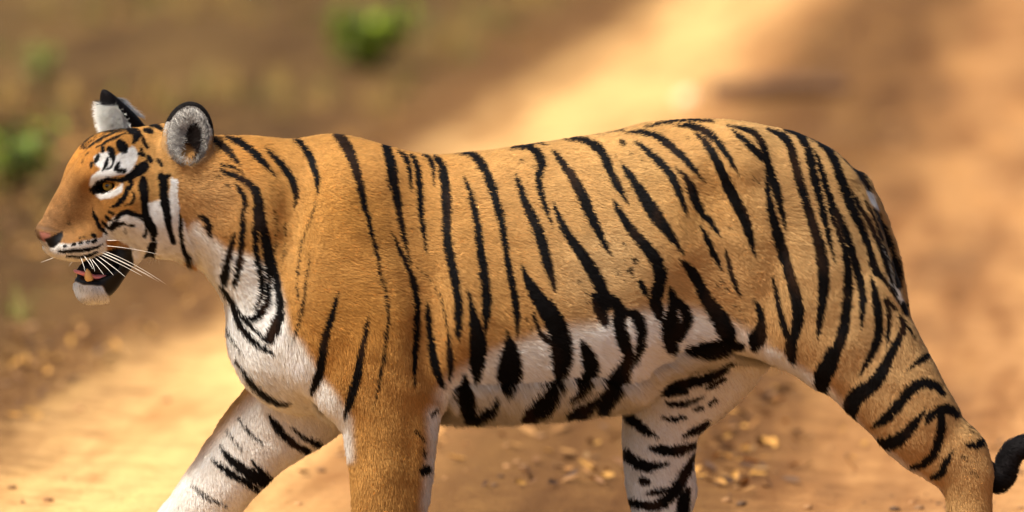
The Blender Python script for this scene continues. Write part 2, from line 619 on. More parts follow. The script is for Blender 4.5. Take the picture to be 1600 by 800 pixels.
# ------------------------------------------------------------------ surface nets
def surface_nets(f, xs, ys, zs):
    ins = (f < 0).astype(np.uint8)
    cnt = np.zeros(tuple(q - 1 for q in f.shape), np.uint8)
    for a in (0, 1):
        for bb in (0, 1):
            for c in (0, 1):
                cnt += ins[a:a + cnt.shape[0], bb:bb + cnt.shape[1], c:c + cnt.shape[2]]
    act = (cnt > 0) & (cnt < 8)
    I, J, K = np.nonzero(act)
    idx = np.full(act.shape, -1, np.int32)
    idx[I, J, K] = np.arange(len(I), dtype=np.int32)
    val = {}
    for a in (0, 1):
        for bb in (0, 1):
            for c in (0, 1):
                val[a, bb, c] = f[I + a, J + bb, K + c]
    acc = np.zeros((len(I), 3))
    num = np.zeros(len(I))
    for a, bb in [((0, 0, 0), (1, 0, 0)), ((0, 1, 0), (1, 1, 0)), ((0, 0, 1), (1, 0, 1)), ((0, 1, 1), (1, 1, 1)),
                  ((0, 0, 0), (0, 1, 0)), ((1, 0, 0), (1, 1, 0)), ((0, 0, 1), (0, 1, 1)), ((1, 0, 1), (1, 1, 1)),
                  ((0, 0, 0), (0, 0, 1)), ((1, 0, 0), (1, 0, 1)), ((0, 1, 0), (0, 1, 1)), ((1, 1, 0), (1, 1, 1))]:
        va, vb = val[a], val[bb]
        cr = (va < 0) != (vb < 0)
        t = np.where(cr, va / np.where(cr, va - vb, 1), 0)
        for d in range(3):
            acc[:, d] += np.where(cr, a[d] + t * (bb[d] - a[d]), 0)
        num += cr
    acc /= num[:, None]
    out = np.empty((len(I), 3))
    for d, (arr, q) in enumerate(((xs, I), (ys, J), (zs, K))):
        out[:, d] = arr[q] + acc[:, d] * (arr[q + 1] - arr[q])
    faces = []
    for d in range(3):
        o1, o2 = (d + 1) % 3, (d + 2) % 3
        s0 = [slice(None)] * 3
        s1 = [slice(None)] * 3
        s0[d], s1[d] = slice(0, -1), slice(1, None)
        A, B = ins[tuple(s0)], ins[tuple(s1)]
        e = np.stack(np.nonzero(A != B), 1)
        ok = (e[:, o1] > 0) & (e[:, o2] > 0) & (e[:, o1] < act.shape[o1]) & (e[:, o2] < act.shape[o2])
        e = e[ok]
        flip = A[e[:, 0], e[:, 1], e[:, 2]] == 0
        quad = []
        for da, db in ((0, 0), (1, 0), (1, 1), (0, 1)):
            c = e.copy()
            c[:, o1] -= da
            c[:, o2] -= db
            quad.append(idx[c[:, 0], c[:, 1], c[:, 2]])
        q = np.stack(quad, 1)
        q[flip] = q[flip][:, ::-1]
        faces.append(q)
    lab = LAB[I, J, K]
    for a, bb, c in ((1, 1, 1),):
        lab = np.maximum(lab, 0)
    return out, np.vstack(faces), lab


V, Q, VL = surface_nets(F, xs, ys, zs)
del F


def relax(V, Q, n_it, lam=0.5):
    e = np.vstack([Q[:, [0, 1]], Q[:, [1, 2]], Q[:, [2, 3]], Q[:, [3, 0]]])
    cnt = np.bincount(e.ravel(), minlength=len(V)).astype(float)
    for _ in range(n_it):
        s = np.zeros_like(V)
        for d in range(V.shape[1]):
            s[:, d] = np.bincount(e[:, 0], V[e[:, 1], d], len(V)) + np.bincount(e[:, 1], V[e[:, 0], d], len(V))
        V = V + lam * (s / np.maximum(cnt, 1)[:, None] - V)
    return V


def vert_normals(V, Q):
    n_ = np.cross(V[Q[:, 2]] - V[Q[:, 0]], V[Q[:, 3]] - V[Q[:, 1]])
    N = np.zeros_like(V)
    for c in range(4):
        for d in range(3):
            N[:, d] += np.bincount(Q[:, c], n_[:, d], len(V))
    return N / np.maximum(np.linalg.norm(N, axis=1), 1e-12)[:, None]


V = relax(V, Q, 2, 0.5)
# biggest connected piece only is expected; small skin relief
N = vert_normals(V, Q)
bodymask = np.isin(VL, (TORSO, NECK, NFORE, FFORE, NHIND, FHIND)).astype(float)
bodymask = relax(bodymask[:, None], Q, 40, 0.9)[:, 0]
RELIEF = [(452, 330, 13, 80, -12, -7), (676, 500, 17, 90, 5, -9), (540, 300, 15, 70, -10, 5), (600, 520, 40, 60, 0, 5), (568, 300, 18, 38, -15, -5),
          (470, 470, 30, 50, 0, 5), (760, 400, 11, 90, -10, -2), (820, 400, 11, 90, -12, -2), (880, 400, 11, 90, -15, -2), (940, 400, 11, 80, -18, -2),
          (1100, 430, 40, 60, 20, -7), (1108, 292, 24, 45, 20, -9), (1150, 250, 28, 28, 0, 6), (1262, 430, 36, 90, 10, 5), (1214, 420, 15, 90, 12, -6),
          (1335, 450, 14, 80, 15, -4), (1478, 688, 12, 44, 40, -5), (655, 600, 20, 25, 0, 6), (420, 420, 9, 60, -15, -4), (396, 430, 8, 50, -15, -3),
          (1040, 560, 12, 44, 30, -4), (985, 588, 30, 32, 0, 3), (628, 420, 12, 70, -12, -4), (600, 690, 14, 60, 0, 3), (640, 700, 8, 60, 0, -3),
          (505, 590, 12, 50, 35, -5), (1300, 560, 14, 60, 35, 4), (1360, 560, 12, 60, 35, -4)]
qf = V.copy()
qf[:, 1] = -np.abs(qf[:, 1])
rpx, rpy = project(qf)
rel_ = np.zeros(len(V))
for cx, cy, sx, sy, ro, am in RELIEF:
    a = math.radians(ro)
    u_ = (rpx - cx) * math.cos(a) + (rpy - cy) * math.sin(a)
    v_ = -(rpx - cx) * math.sin(a) + (rpy - cy) * math.cos(a)
    rel_ += am * 0.0014 * np.exp(-0.5 * ((u_ / sx) ** 2 + (v_ / sy) ** 2))
rel_ *= np.isin(VL, (TORSO, NECK, NFORE, NHIND)) & (np.abs(V[:, 1]) > 0.04)
hm_ = VL == HEAD
rl_ = V[hm_] - HO
la_ = rl_ @ ND
qh = V[hm_] - np.minimum(2 * la_, 0)[:, None] * ND
hx_, hy_ = project(qh)
hr_ = np.zeros(hm_.sum())
for cx, cy, sx, sy, ro, am in [(157, 343, 7, 26, -22, -5), (122, 382, 26, 10, -6, 3), (170, 272, 24, 6, -14, 5), (205, 312, 16, 10, 0, 4),
                               (140, 300, 14, 22, 30, -3), (110, 330, 12, 30, 32, 2), (250, 350, 26, 22, 0, 6), (190, 345, 22, 10, 0, 3),
                               (95, 388, 12, 3, 10, -1.5), (205, 285, 14, 8, 0, -3), (285, 330, 7, 40, 0, -4)]:
    a = math.radians(ro)
    u_ = (hx_ - cx) * math.cos(a) + (hy_ - cy) * math.sin(a)
    v_ = -(hx_ - cx) * math.sin(a) + (hy_ - cy) * math.cos(a)
    hr_ += am * 0.001 * np.exp(-0.5 * ((u_ / sx) ** 2 + (v_ / sy) ** 2))
rel_[hm_] = hr_ * sstep(0.006, 0.02, np.abs(la_))
rel_ = relax(rel_[:, None], Q, 8, 0.9)[:, 0]
V = V + N * rel_[:, None]
V = V + N * (bodymask * (0.0022 * vnoise(V * (1, 1, 0.6), 26, 11) + 0.0010 * vnoise(V, 60, 12)))[:, None]
N = vert_normals(V, Q)
print('body', len(V), 'verts')

# ------------------------------------------------------------------ tiger: coat pattern
# strokes are given in photo pixels on the side that faces the camera: x,y,width ...; the other side is its mirror image
RX0, RY0, RSC = -20, 110, 2
RW, RH = 1760 * RSC, 820 * RSC


def stroke_pts(txt):
    a = np.array([[float(q) for q in t.split(',')] for t in txt.split()])
    if len(a) == 1:
        a = np.vstack([a, a + (0.5, 0.5, 0)])
    return catmull(a, 5)


def paint(layer, txt, alpha=1.0, soft=1.8, grow=1.2, scale=1.18):
    for line in txt.strip().splitlines():
        line = line.strip()
        if not line:
            continue
        al = alpha
        if line.startswith('@'):
            h, line = line.split(' ', 1)
            al = float(h[1:])
        st = stroke_pts(line)
        if scale > 1:
            onw = sstep(455, 500, st[:, 1]) * (st[:, 0] > 690) * (st[:, 0] < 1200)
            st[:, 2] *= scale + 0.16 * onw
        st[:, 2] += grow * np.minimum(1, st[:, 2] / 5)
        for A, B in zip(st[:-1], st[1:]):
            R = max(A[2], B[2]) / 2 + soft + 1
            x0 = int((min(A[0], B[0]) - R - RX0) * RSC)
            x1 = int((max(A[0], B[0]) + R - RX0) * RSC) + 2
            y0 = int((min(A[1], B[1]) - R - RY0) * RSC)
            y1 = int((max(A[1], B[1]) + R - RY0) * RSC) + 2
            x0, y0, x1, y1 = max(x0, 0), max(y0, 0), min(x1, RW), min(y1, RH)
            if x1 <= x0 or y1 <= y0:
                continue
            gx_ = np.arange(x0, x1) / RSC + RX0
            gy_ = (np.arange(y0, y1) / RSC + RY0)[:, None]
            ab = B[:2] - A[:2]
            t = np.clip(((gx_ - A[0]) * ab[0] + (gy_ - A[1]) * ab[1]) / max(ab @ ab, 1e-9), 0, 1)
            d = np.hypot(gx_ - A[0] - t * ab[0], gy_ - A[1] - t * ab[1]) - (A[2] + t * (B[2] - A[2])) / 2
            c = al * np.clip(0.5 - d / (2 * soft), 0, 1)
            reg = layer[y0:y1, x0:x1]
            np.maximum(reg, c, out=reg)


def blur(a, r):
    """three box blurs"""
    r = max(int(r), 1)
    for _ in range(3):
        for ax in (0, 1):
            c = np.cumsum(np.pad(a, [(r + 1, r) if i == ax else (0, 0) for i in (0, 1)], mode='edge'), axis=ax, dtype=np.float64)
            if ax == 0:
                a = (c[2 * r + 1:] - c[:-2 * r - 1]) / (2 * r + 1)
            else:
                a = (c[:, 2 * r + 1:] - c[:, :-2 * r - 1]) / (2 * r + 1)
    return a.astype(np.float32)


def poly(layer, txt, soft=6, val=1.0):
    p = np.array([[float(q) for q in t.split(',')] for t in txt.split()])
    pad = soft * 2 + 4
    x0, x1 = int(max((p[:, 0].min() - pad - RX0) * RSC, 0)), int(min((p[:, 0].max() + pad - RX0) * RSC, RW))
    y0, y1 = int(max((p[:, 1].min() - pad - RY0) * RSC, 0)), int(min((p[:, 1].max() + pad - RY0) * RSC, RH))
    gx_ = np.arange(x0, x1)[None, :] / RSC + RX0
    gy_ = np.arange(y0, y1)[:, None] / RSC + RY0
    ins = np.zeros((y1 - y0, x1 - x0), bool)
    for (ax, ay), (bx, by) in zip(p, np.roll(p, -1, 0)):
        if ay == by:
            continue
        cr = (ay > gy_) != (by > gy_)
        ins ^= cr & (gx_ < (bx - ax) * (gy_ - ay) / (by - ay) + ax)
    m_ = blur(ins.astype(np.float32) * val, max(1, soft * RSC / 2.2))
    reg = layer[y0:y1, x0:x1]
    np.maximum(reg, m_, out=reg)


def sample(layer, px, py):
    x = np.clip((px - RX0) * RSC, 0, RW - 1.01)
    y = np.clip((py - RY0) * RSC, 0, RH - 1.01)
    i, j = x.astype(int), y.astype(int)
    fx, fy = x - i, y - j
    return (layer[j, i] * (1 - fx) * (1 - fy) + layer[j, i + 1] * fx * (1 - fy) + layer[j + 1, i] * (1 - fx) * fy + layer[j + 1, i + 1] * fx * fy)


def new_layer():
    return np.zeros((RH, RW), np.float32)


BODY_STRIPES = """
332,216,4 345,225,8 358,238,8 375,257,2
352,213,4 368,219,8 385,229,10 408,250,8 431,276,1
414,231,2 426,243,6 440,257,9 453,276,10 462,300,8 460,326,1
458,217,3 470,225,7 480,238,9 488,256,9 495,280,6 496,306,1
@0.55 495,308,2 486,340,3 473,375,3 466,410,3 464,440,3 466,468,2
@0.55 484,400,2 480,430,3 476,460,4 468,500,4 460,525,4 450,543,2
524,211,7 533,218,13 543,233,14 553,255,12 560,280,10 566,307,8 575,342,6 584,378,5 591,410,3 596,445,2
@0.75 600,440,2 606,480,4 606,510,4 602,540,5 597,575,4 590,610,3 583,640,1
597,222,6 604,233,11 610,255,13 615,285,13 620,312,10 626,345,7 632,375,5 642,415,1
611,361,1 620,382,4 630,402,6 640,425,7 648,450,8 652,480,8 651,515,8 649,545,7 648,575,5 648,605,1
621,234,2 630,242,6 637,254,6 641,275,5 643,298,1
641,241,3 649,253,7 653,270,8 656,300,8 658,335,7 662,365,5 667,396,1
660,242,3 671,248,6 676,262,5 678,290,1
679,244,4 687,254,9 693,272,12 697,305,12 697,345,11 699,378,11 705,410,11 712,445,11 716,475,10 716,505,8 715,535,1
724,274,1 731,290,5 738,315,7 745,348,9 750,385,10 755,420,11 759,455,12 760,485,11 758,522,1
712,240,2 728,239,6 742,245,9 753,257,10 763,277,11 771,300,11 779,330,10 786,360,8 790,390,7 796,425,8 803,458,9 807,490,8 808,526,1
806,271,1 811,288,7 819,312,10 831,340,12 843,367,13 851,395,13 858,422,11 868,457,1
800,231,3 815,229,6 830,232,8 842,243,11 846,258,11 841,278,9 845,300,8 852,322,6 863,353,1
820,227,2 838,223,4 856,227,1
862,234,1 871,244,6 884,262,10 897,282,13 908,303,14 920,330,13 933,358,11 944,380,7 956,401,1
880,217,2 900,217,7 918,221,9 933,230,11 945,247,11 954,268,10 966,292,9 983,321,1
864,314,1 870,332,6 880,354,9 893,376,11 908,396,14 923,420,16 936,444,17 944,466,16 948,480,10
928,462,10 935,480,13 944,500,10 948,513,1
970,505,10 976,530,12
946,462,6 956,468,12 967,482,15 967,502,16 970,522,16 978,545,14 985,560,8
966,496,6 980,489,8 992,493,12 1000,508,14 1001,530,12 996,555,9 989,575,1
978,548,8 978,570,16 968,590,22 956,608,22 944,624,20 938,638,14
957,311,1 967,330,8 980,351,11 996,371,13 1013,390,15 1026,410,17 1032,432,17 1027,455,17 1024,472,16 1029,490,12 1036,505,1
1000,440,5 1006,453,9 1012,463,3
970,254,1 981,270,8 995,291,12 1009,313,16 1024,337,17 1040,358,13 1054,377,9 1068,399,1
980,207,3 1000,206,6 1020,210,8 1037,220,10 1052,232,10 1066,245,9 1080,260,7 1101,285,1
990,220,1 1003,229,6 1018,242,8 1033,256,10 1047,273,11 1057,291,10 1065,312,8 1073,338,1
1055,262,1 1066,272,6 1076,286,9 1083,302,12 1090,322,11 1099,337,7 1110,346,8 1117,358,6 1126,371,1
1094,351,2 1101,366,6 1109,383,8 1118,403,7 1128,423,1
1133,390,2 1137,408,5 1143,430,6 1149,447,5 1158,466,1
1082,205,1 1095,215,6 1109,232,10 1120,252,11 1129,272,12 1138,292,14 1149,313,15 1160,335,14 1168,357,12 1174,377,8 1180,402,1
1055,196,2 1072,196,6 1090,200,9 1106,208,10 1118,219,9 1130,234,8 1141,250,6 1156,275,1
1005,199,2 1030,193,4 1060,187,5 1090,187,5 1115,190,2
870,216,2 900,210,3 930,207,3 975,203,2
1144,204,2 1157,214,6 1172,227,8 1186,241,9 1198,252,10 1204,270,11 1212,294,12 1218,315,9 1223,338,7 1228,362,1
1135,196,2 1155,200,5 1174,206,7 1186,216,8 1193,230,9 1198,246,7
1197,265,2 1199,290,6 1203,320,9 1209,347,12 1216,372,14 1224,397,14 1232,423,13 1239,448,14 1245,472,15 1247,495,15 1243,518,13 1238,532,14 1236,550,15 1239,568,6
1207,430,1 1211,450,5 1216,475,7 1222,500,8 1230,525,9
1198,201,3 1214,208,7 1228,218,10 1237,236,10 1243,258,11 1249,282,11 1256,306,11 1264,332,11 1272,357,12 1280,384,14 1285,410,15 1287,440,15 1285,470,12 1281,500,9 1277,531,1
1222,201,3 1238,206,7 1252,215,9 1262,233,10 1268,258,11 1274,286,11 1281,312,9 1288,340,8 1295,372,6 1304,410,1
1245,207,3 1262,211,7 1279,220,9 1294,235,10 1305,255,11 1315,281,12 1325,310,12 1335,333,12 1346,356,10 1355,380,9 1362,403,9 1368,423,11 1380,436,6 1393,453,4 1410,480,2
1271,231,1 1278,249,5 1286,275,7 1293,300,8 1303,325,9 1315,350,9 1325,374,9 1333,400,9 1340,425,10 1346,450,10 1348,475,9 1345,515,1
1292,315,1 1299,335,5 1308,358,6 1317,380,8 1323,405,10 1325,435,11 1324,465,12 1321,495,13 1315,525,14 1306,548,16 1295,568,22 1285,590,24 1284,606,16 1290,622,4
1295,545,4 1292,560,12
1283,219,3 1300,227,6 1318,241,8 1334,258,8 1348,277,8 1358,296,6
1327,292,1 1337,312,5 1350,335,6 1362,356,7 1372,378,7 1381,402,7 1389,428,6 1400,460,2
1366,326,3 1376,345,6 1388,375,8 1396,400,8 1402,425,12 1404,445,9
1352,315,3 1368,345,4 1380,380,4 1392,420,3
1410,474,8 1416,488,8
1361,432,2 1366,455,8 1371,480,11 1373,505,11 1371,528,11 1364,548,9 1354,566,7 1341,590,1
1384,468,7 1388,485,6 1389,505,6 1387,525,5 1385,546,1
1384,468,6 1393,476,5 1400,484,3
1407,496,6 1412,508,9 1408,522,10 1400,537,11 1391,555,12 1382,574,14 1371,592,17 1356,607,20 1340,618,22 1330,632,22 1330,646,16 1335,657,4
1412,508,6 1421,515,4 1428,525,3
1447,556,9 1437,564,7 1418,579,1
1473,614,8 1462,603,12 1448,598,13 1434,602,14 1420,612,14 1407,628,14 1393,645,13 1378,658,11 1361,668,2
1446,638,1 1437,652,8 1425,666,12 1412,680,15 1398,690,17 1384,693,15 1372,688,5
1496,648,8 1480,639,14 1466,642,12 1454,650,10 1446,662,3
1470,646,10 1471,665,11 1467,688,12 1460,706,11 1449,720,10 1436,728,9 1421,731,3
1550,683,12 1534,692,10 1522,696,8 1508,695,3
1488,705,2 1481,717,7 1475,730,9 1468,741,9 1455,748,3
@0.6 1517,668,4 1520,674,3
@0.6 1505,712,5 1509,718,4
@0.5 1520,738,6 1526,744,4
732,455,1 736,475,6 741,500,11 746,525,18 747,548,20 745,570,17 743,602,2
792,516,1 795,532,8 797,550,18 796,570,28 795,588,28 793,604,16 792,618,2
814,414,1 820,430,8 829,447,14 841,465,19 853,482,22 864,499,23 872,518,24 876,540,25 877,562,24 875,582,18 876,608,4
834,490,2 838,508,4 846,522,5 858,534,7
906,529,1 911,542,10 918,556,17 922,572,20 919,588,18 911,602,14 901,614,10 890,624,3
727,584,1 726,602,12 726,622,20 728,640,18 731,654,10
734,654,10 752,646,12 766,637,10 776,624,5
820,650,14 832,640,20 848,629,24 860,614,18 866,602,6
888,646,12 905,638,17 920,629,12 930,618,4
1046,450,4 1050,462,11 1052,478,13 1047,495,14 1043,510,17 1045,528,18 1050,545,14 1053,553,4
1053,490,6 1056,505,8 1058,520,12
1056,468,6 1066,480,11 1072,493,12 1070,508,13 1062,522,13 1056,532,9
1062,404,1 1072,415,9 1084,430,13 1093,447,15 1102,465,16 1112,480,18 1122,495,20 1130,510,21 1136,525,20 1139,540,14
1178,466,2 1184,480,6 1189,498,8 1188,516,14 1183,530,20 1178,542,10
1078,549,10 1098,547,18 1120,544,18 1145,540,12 1160,541,6
311,337,3 320,342,7 326,354,8 327,368,4
366,364,2 362,380,7 357,398,9 353,415,11 350,430,11 349,441,6
366,288,2 376,298,5 382,312,6 383,330,4
378,330,3 379,355,6 376,385,8 373,410,9 368,432,8 364,450,2
345,266,3 360,272,6 376,279,8 390,288,9 400,300,11 404,318,14 404,338,14 400,360,9 399,385,8 402,408,8 407,432,8 409,452,8 404,470,5 396,484,2
345,258,2 360,260,4 381,270,1
408,335,8 412,358,11 416,382,14 421,405,15 428,428,11 433,450,10 437,472,10 436,492,13 430,510,16 422,526,14 416,536,4
417,405,7 418,430,7 419,450,7 416,470,9 410,485,10 400,495,9 388,497,6 376,490,3
345,448,5 355,462,7 364,478,8 369,495,8 377,512,8 390,527,8 405,540,7 428,553,3
366,478,3 378,495,5 395,513,5 415,532,4
368,562,3 378,578,4 392,598,7 406,613,8 420,623,8 436,630,6 452,632,3
@0.7 350,503,2 357,520,3 366,537,3 381,557,1
528,457,1 524,474,5 518,495,8 511,518,9 506,540,10 503,560,11 499,580,12 494,597,11 486,614,3
576,492,1 572,515,5 567,540,7 562,565,9 558,588,10 552,610,11 546,630,11 539,651,3
667,470,1 669,492,6 671,515,7 674,540,9 678,565,11 684,585,9 692,603,6
700,520,2 702,545,6 704,575,7 703,595,2
@0.5 650,418,1 668,432,2 684,455,3 694,485,3 700,520,2
668,733,12 662,738,9
@0.8 676,648,5 684,640,5
@0.6 650,672,4 660,685,5 664,690,3
@0.5 660,705,5 666,712,4
@0.6 340,276,4 346,279,3
@0.6 354,288,4 358,293,3
@0.4 430,330,3 432,360,4 428,400,3
@0.4 446,350,3 446,380,3 440,415,2
1384,880,20 1400,860,6
"""
BODY_SPOTS = [(992, 406, 9, .9), (985, 422, 11, .9), (975, 380, 5, .7), (965, 425, 8, .6), (975, 440, 6, .5), (988, 432, 6, .6), (974, 410, 5, .5),
              (972, 222, 9, .9), (985, 238, 6, .6), (1000, 246, 5, .4), (962, 243, 4, .4), (1140, 355, 6, .6), (1128, 440, 6, .5), (1136, 452, 5, .5),
              (1185, 285, 6, .6), (1180, 278, 5, .5), (1148, 478, 5, .5), (1158, 486, 5, .5), (1120, 445, 5, .5), (905, 440, 6, .5), (915, 455, 6, .6),
              (842, 372, 5, .5), (828, 360, 5, .4), (822, 500, 5, .5), (830, 512, 5, .5), (1165, 500, 5, .5), (1150, 500, 5, .5), (745, 262, 5, .4),
              (755, 275, 5, .4), (815, 250, 6, .5), (832, 262, 5, .4), (1075, 215, 5, .4), (918, 470, 6, .6)]
FFORE_STRIPES = """
@0.7 372,655,2 384,668,5 398,684,5 410,694,2
@0.7 300,760,2 316,772,6 336,784,6 352,790,3
420,649,3 430,664,9 444,681,10 460,694,9 478,705,8 498,716,4
456,668,2 470,681,5 488,690,8 508,698,7 516,700,3
345,698,2 355,711,8 368,724,12 384,736,14 402,746,18 420,754,18 444,756,8
331,717,2 345,729,7 360,739,9 376,749,9 392,758,10 409,772,4
394,720,2 404,732,7 414,742,8
@0.6 354,672,3 364,688,5 378,704,3
"""
FHIND_STRIPES = """
1078,549,12 1098,547,18 1120,544,18 1145,540,12 1160,541,6
1112,565,4 1130,562,12 1150,556,14 1168,548,8
1050,578,4 1072,574,9 1098,572,11 1126,572,8 1148,566,4
1040,630,3 1058,632,7 1080,628,6 1098,620,3
1036,652,3 1052,655,6 1070,652,4
1020,607,8 1040,606,14 1062,602,14 1085,596,12 1108,590,12 1136,578,5
1018,612,8 1040,613,10 1072,613,6
1104,606,3 1118,600,7 1132,592,4
974,643,8 984,653,11 998,665,11 1012,675,8 1028,683,2
974,704,8 984,715,12 998,725,14 1015,729,12 1042,725,4
1014,699,3 1032,703,10 1052,705,13 1072,700,11 1088,694,5
1066,683,2 1080,676,8 1094,669,9 1106,660,6
1086,710,5 1078,726,10 1070,740,12 1062,755,14 1050,772,14 1034,786,13 1015,791,10 995,787,9 977,784,9
1003,751,10 1011,753,8
1010,771,4 1030,768,7 1048,762,3
1074,766,8 1068,785,16 1066,802,14
1000,622,6 1012,628,5
1085,640,3 1096,637,5
1108,633,3 1116,627,6
1000,815,8 1030,822,10
"""
HEAD_STRIPES = """
143,297,7 150,291,9 158,284,6 168,280,5 180,281,5 190,282,7
147,300,8 152,300,6 160,301,4 170,300,3
190,282,7 200,277,9 209,272,13 219,265,17 225,260,15 228,254,5
203,279,9 204,290,6 201,298,3
199,291,4 197,302,7 191,311,8 184,319,8 172,324,2
207,300,3 209,309,4 205,318,4 195,322,2
223,280,10 223,292,15 225,310,13 226,328,11 227,338,14 233,350,14 239,362,12 238,372,5
180,343,5 186,337,6 196,332,7 208,334,7 220,339,8 230,346,8
174,357,7 178,353,11 185,350,8 194,349,4
198,350,3 208,353,5
@0.6 194,360,5 197,364,5
228,359,6 225,368,6
145,327,2 148,338,5 152,348,6 158,357,6 166,364,4
160,346,4 165,352,6 170,357,4
165,338,4 170,343,6 175,346,3
170,331,4 178,334,4
100,385,4 103,384,4
113,382,4 117,381,5
125,380,5 128,379,5
136,379,5 139,378,5
146,378,5 149,376,5
92,392,3 105,393,5 116,392,6 130,391,5 142,389,5 152,386,4 160,382,2
104,401,3 117,402,4 130,401,5 142,398,5 152,394,3
@0.7 124,371,3 126,371,3
@0.7 131,370,3 133,370,3
144,367,6 147,369,6
@0.7 106,349,4 109,350,3
187,224,12 190,229,16 193,234,12
170,233,8 174,238,11 177,246,7 177,253,4 173,261,3 166,266,3
169,247,4 166,255,6 161,266,4
186,254,4 182,261,7 178,265,4
178,265,4 186,267,7 195,268,6
160,230,5 161,236,6
154,243,5 150,250,6 148,255,3
144,254,4 142,260,4
133,233,2 145,225,4 156,218,5 168,211,4 185,205,3 205,201,4
150,230,2 164,223,4 178,216,4 196,208,4
202,205,9 210,206,14 213,212,13 209,222,6
172,207,2 190,201,3 208,197,4 220,195,2
226,203,7 233,205,9 237,208,5
235,196,6 245,197,9 252,202,6
221,212,3 224,221,5 230,231,5
218,241,6 224,242,8
231,246,7 235,251,8
246,250,5 252,257,6
220,231,4 221,236,4
252,277,14 255,283,14 255,298,13 257,318,14 261,338,12 264,358,9 270,378,8
258,277,8 264,275,5
284,300,2 283,320,4 282,340,6 282,360,6 284,380,6 288,393,9 292,402,12 291,412,8 289,422,2
240,376,8 237,386,13 233,398,15 229,407,12 228,412,5
326,258,8 331,262,6
@0.7 133,243,2 138,238,2
@0.7 128,255,2 131,249,2
"""
L_BODY, L_FF, L_FH, L_HEAD = new_layer(), new_layer(), new_layer(), new_layer()
paint(L_BODY, BODY_STRIPES)
for x_, y_, w_, a_ in BODY_SPOTS:
    paint(L_BODY, '@%.2f %g,%g,%g %g,%g,%g' % (a_ * 0.8, x_, y_, w_ * .8, x_ + 1, y_ + 2, w_ * .7), soft=1.6)
paint(L_FF, FFORE_STRIPES)
paint(L_FH, FHIND_STRIPES)
paint(L_HEAD, HEAD_STRIPES, soft=0.9, grow=0.7, scale=1.0)
W_BODY, W_HEAD = new_layer(), new_layer()
# white of throat, chest, belly, insides of the legs
poly(W_BODY, '280,380 305,345 330,372 360,392 392,400 428,425 442,470 452,520 470,535 485,560 502,590 520,610 548,652 552,720 380,720 300,560', 9)
poly(W_BODY, '684,620 700,596 722,580 770,550 830,530 880,512 930,508 960,494 1000,490 1040,482 1085,486 1130,503 1180,526 1205,556 1190,600 1000,700 690,690', 17)
poly(W_BODY, '700,600 780,560 850,545 940,540 1040,510 1130,520 1180,545 1100,640 700,690', 10)
poly(W_BODY, '1190,540 1215,548 1250,572 1290,598 1325,640 1350,668 1330,690 1180,600', 8)
poly(W_BODY, '1345,664 1400,712 1470,764 1478,820 1462,820 1380,740', 5, 0.7)
poly(W_BODY, '668,640 684,630 700,650 690,820 658,820 662,760 670,700', 10, 0.9)
poly(W_BODY, '1352,294 1366,304 1371,326 1361,318', 1.5)
poly(W_BODY, '1378,380 1388,400 1398,440 1412,470 1406,478 1390,446', 2, 0.8)
poly(W_HEAD, '146,246 156,239 170,238 180,244 194,234 207,228 216,240 212,256 202,271 174,276 160,282 148,294 139,291 143,275 157,264 148,256', 1.5)
poly(W_HEAD, '149,304 160,303 178,297 192,286 191,299 177,308 157,312', 1)
poly(W_HEAD, '228,318 250,312 262,322 266,278 278,280 285,300 288,322 298,334 320,338 334,372 306,408 238,410 234,374', 2)
poly(W_HEAD, '58,374 86,381 104,381 130,377 164,370 168,392 150,404 120,416 76,414', 2)
poly(W_HEAD, '166,350 176,340 196,332 222,340 234,362 234,386 228,414 208,404 200,384 186,376 158,374', 2, .95)
poly(W_HEAD, '104,436 128,444 158,446 170,458 180,484 104,492', 2)
poly(W_HEAD, '204,396 240,396 236,430 206,440', 2)
D_HEAD, K_HEAD = new_layer(), new_layer()      # bare dark skin of mouth and lips; pink nose
poly(D_HEAD, '118,414 140,404 162,396 184,386 206,390 210,412 204,440 192,456 176,467 167,460 160,447 138,446 120,442 114,434 118,428', 2)
poly(D_HEAD, '69,373 80,370 90,364 99,361 100,370 94,379 85,388 79,388 73,382', 1)
paint(D_HEAD, '@0.45 55,353,4 66,356,5 80,359,5 90,361,3')
poly(K_HEAD, '60,361 70,362 79,365 79,371 72,375 70,380 64,374', 1)
paint(D_HEAD, '@0.6 54,358,5 58,366,6 64,378,6 70,386,5')
BLACK_TINT = lin((12, 10, 10))
WHITE = lin((250, 246, 238))
OR_PTS = np.array([(380, 250, 200, 140, 72), (430, 330, 204, 152, 88), (340, 300, 190, 144, 94), (540, 330, 197, 141, 72), (560, 500, 191, 135, 68),  # coat oranges by place; some shading, as at the hip hollow, painted in
                   (620, 250, 198, 142, 80), (600, 700, 200, 148, 84), (720, 350, 198, 146, 84), (800, 300, 203, 153, 94), (900, 300, 206, 158, 100),
                   (1000, 260, 208, 162, 104), (1100, 300, 198, 150, 92), (1200, 350, 208, 163, 108), (1300, 400, 206, 165, 114), (1380, 560, 202, 161, 112),
                   (1500, 700, 196, 152, 102), (1500, 790, 196, 152, 100), (760, 480, 200, 150, 90), (950, 420, 210, 170, 120), (1150, 450, 198, 152, 100),
                   (700, 560, 186, 134, 76), (1050, 210, 203, 154, 96), (1260, 250, 204, 158, 104)], float)
OR_HEAD = np.array([(150, 250, 204, 134, 56), (120, 320, 156, 112, 70), (80, 350, 142, 104, 72), (230, 230, 210, 158, 96), (180, 320, 196, 134, 64),
                    (100, 300, 164, 116, 68), (260, 300, 210, 162, 100), (310, 300, 202, 158, 108), (140, 360, 198, 144, 88), (200, 205, 205, 142, 70)], float)


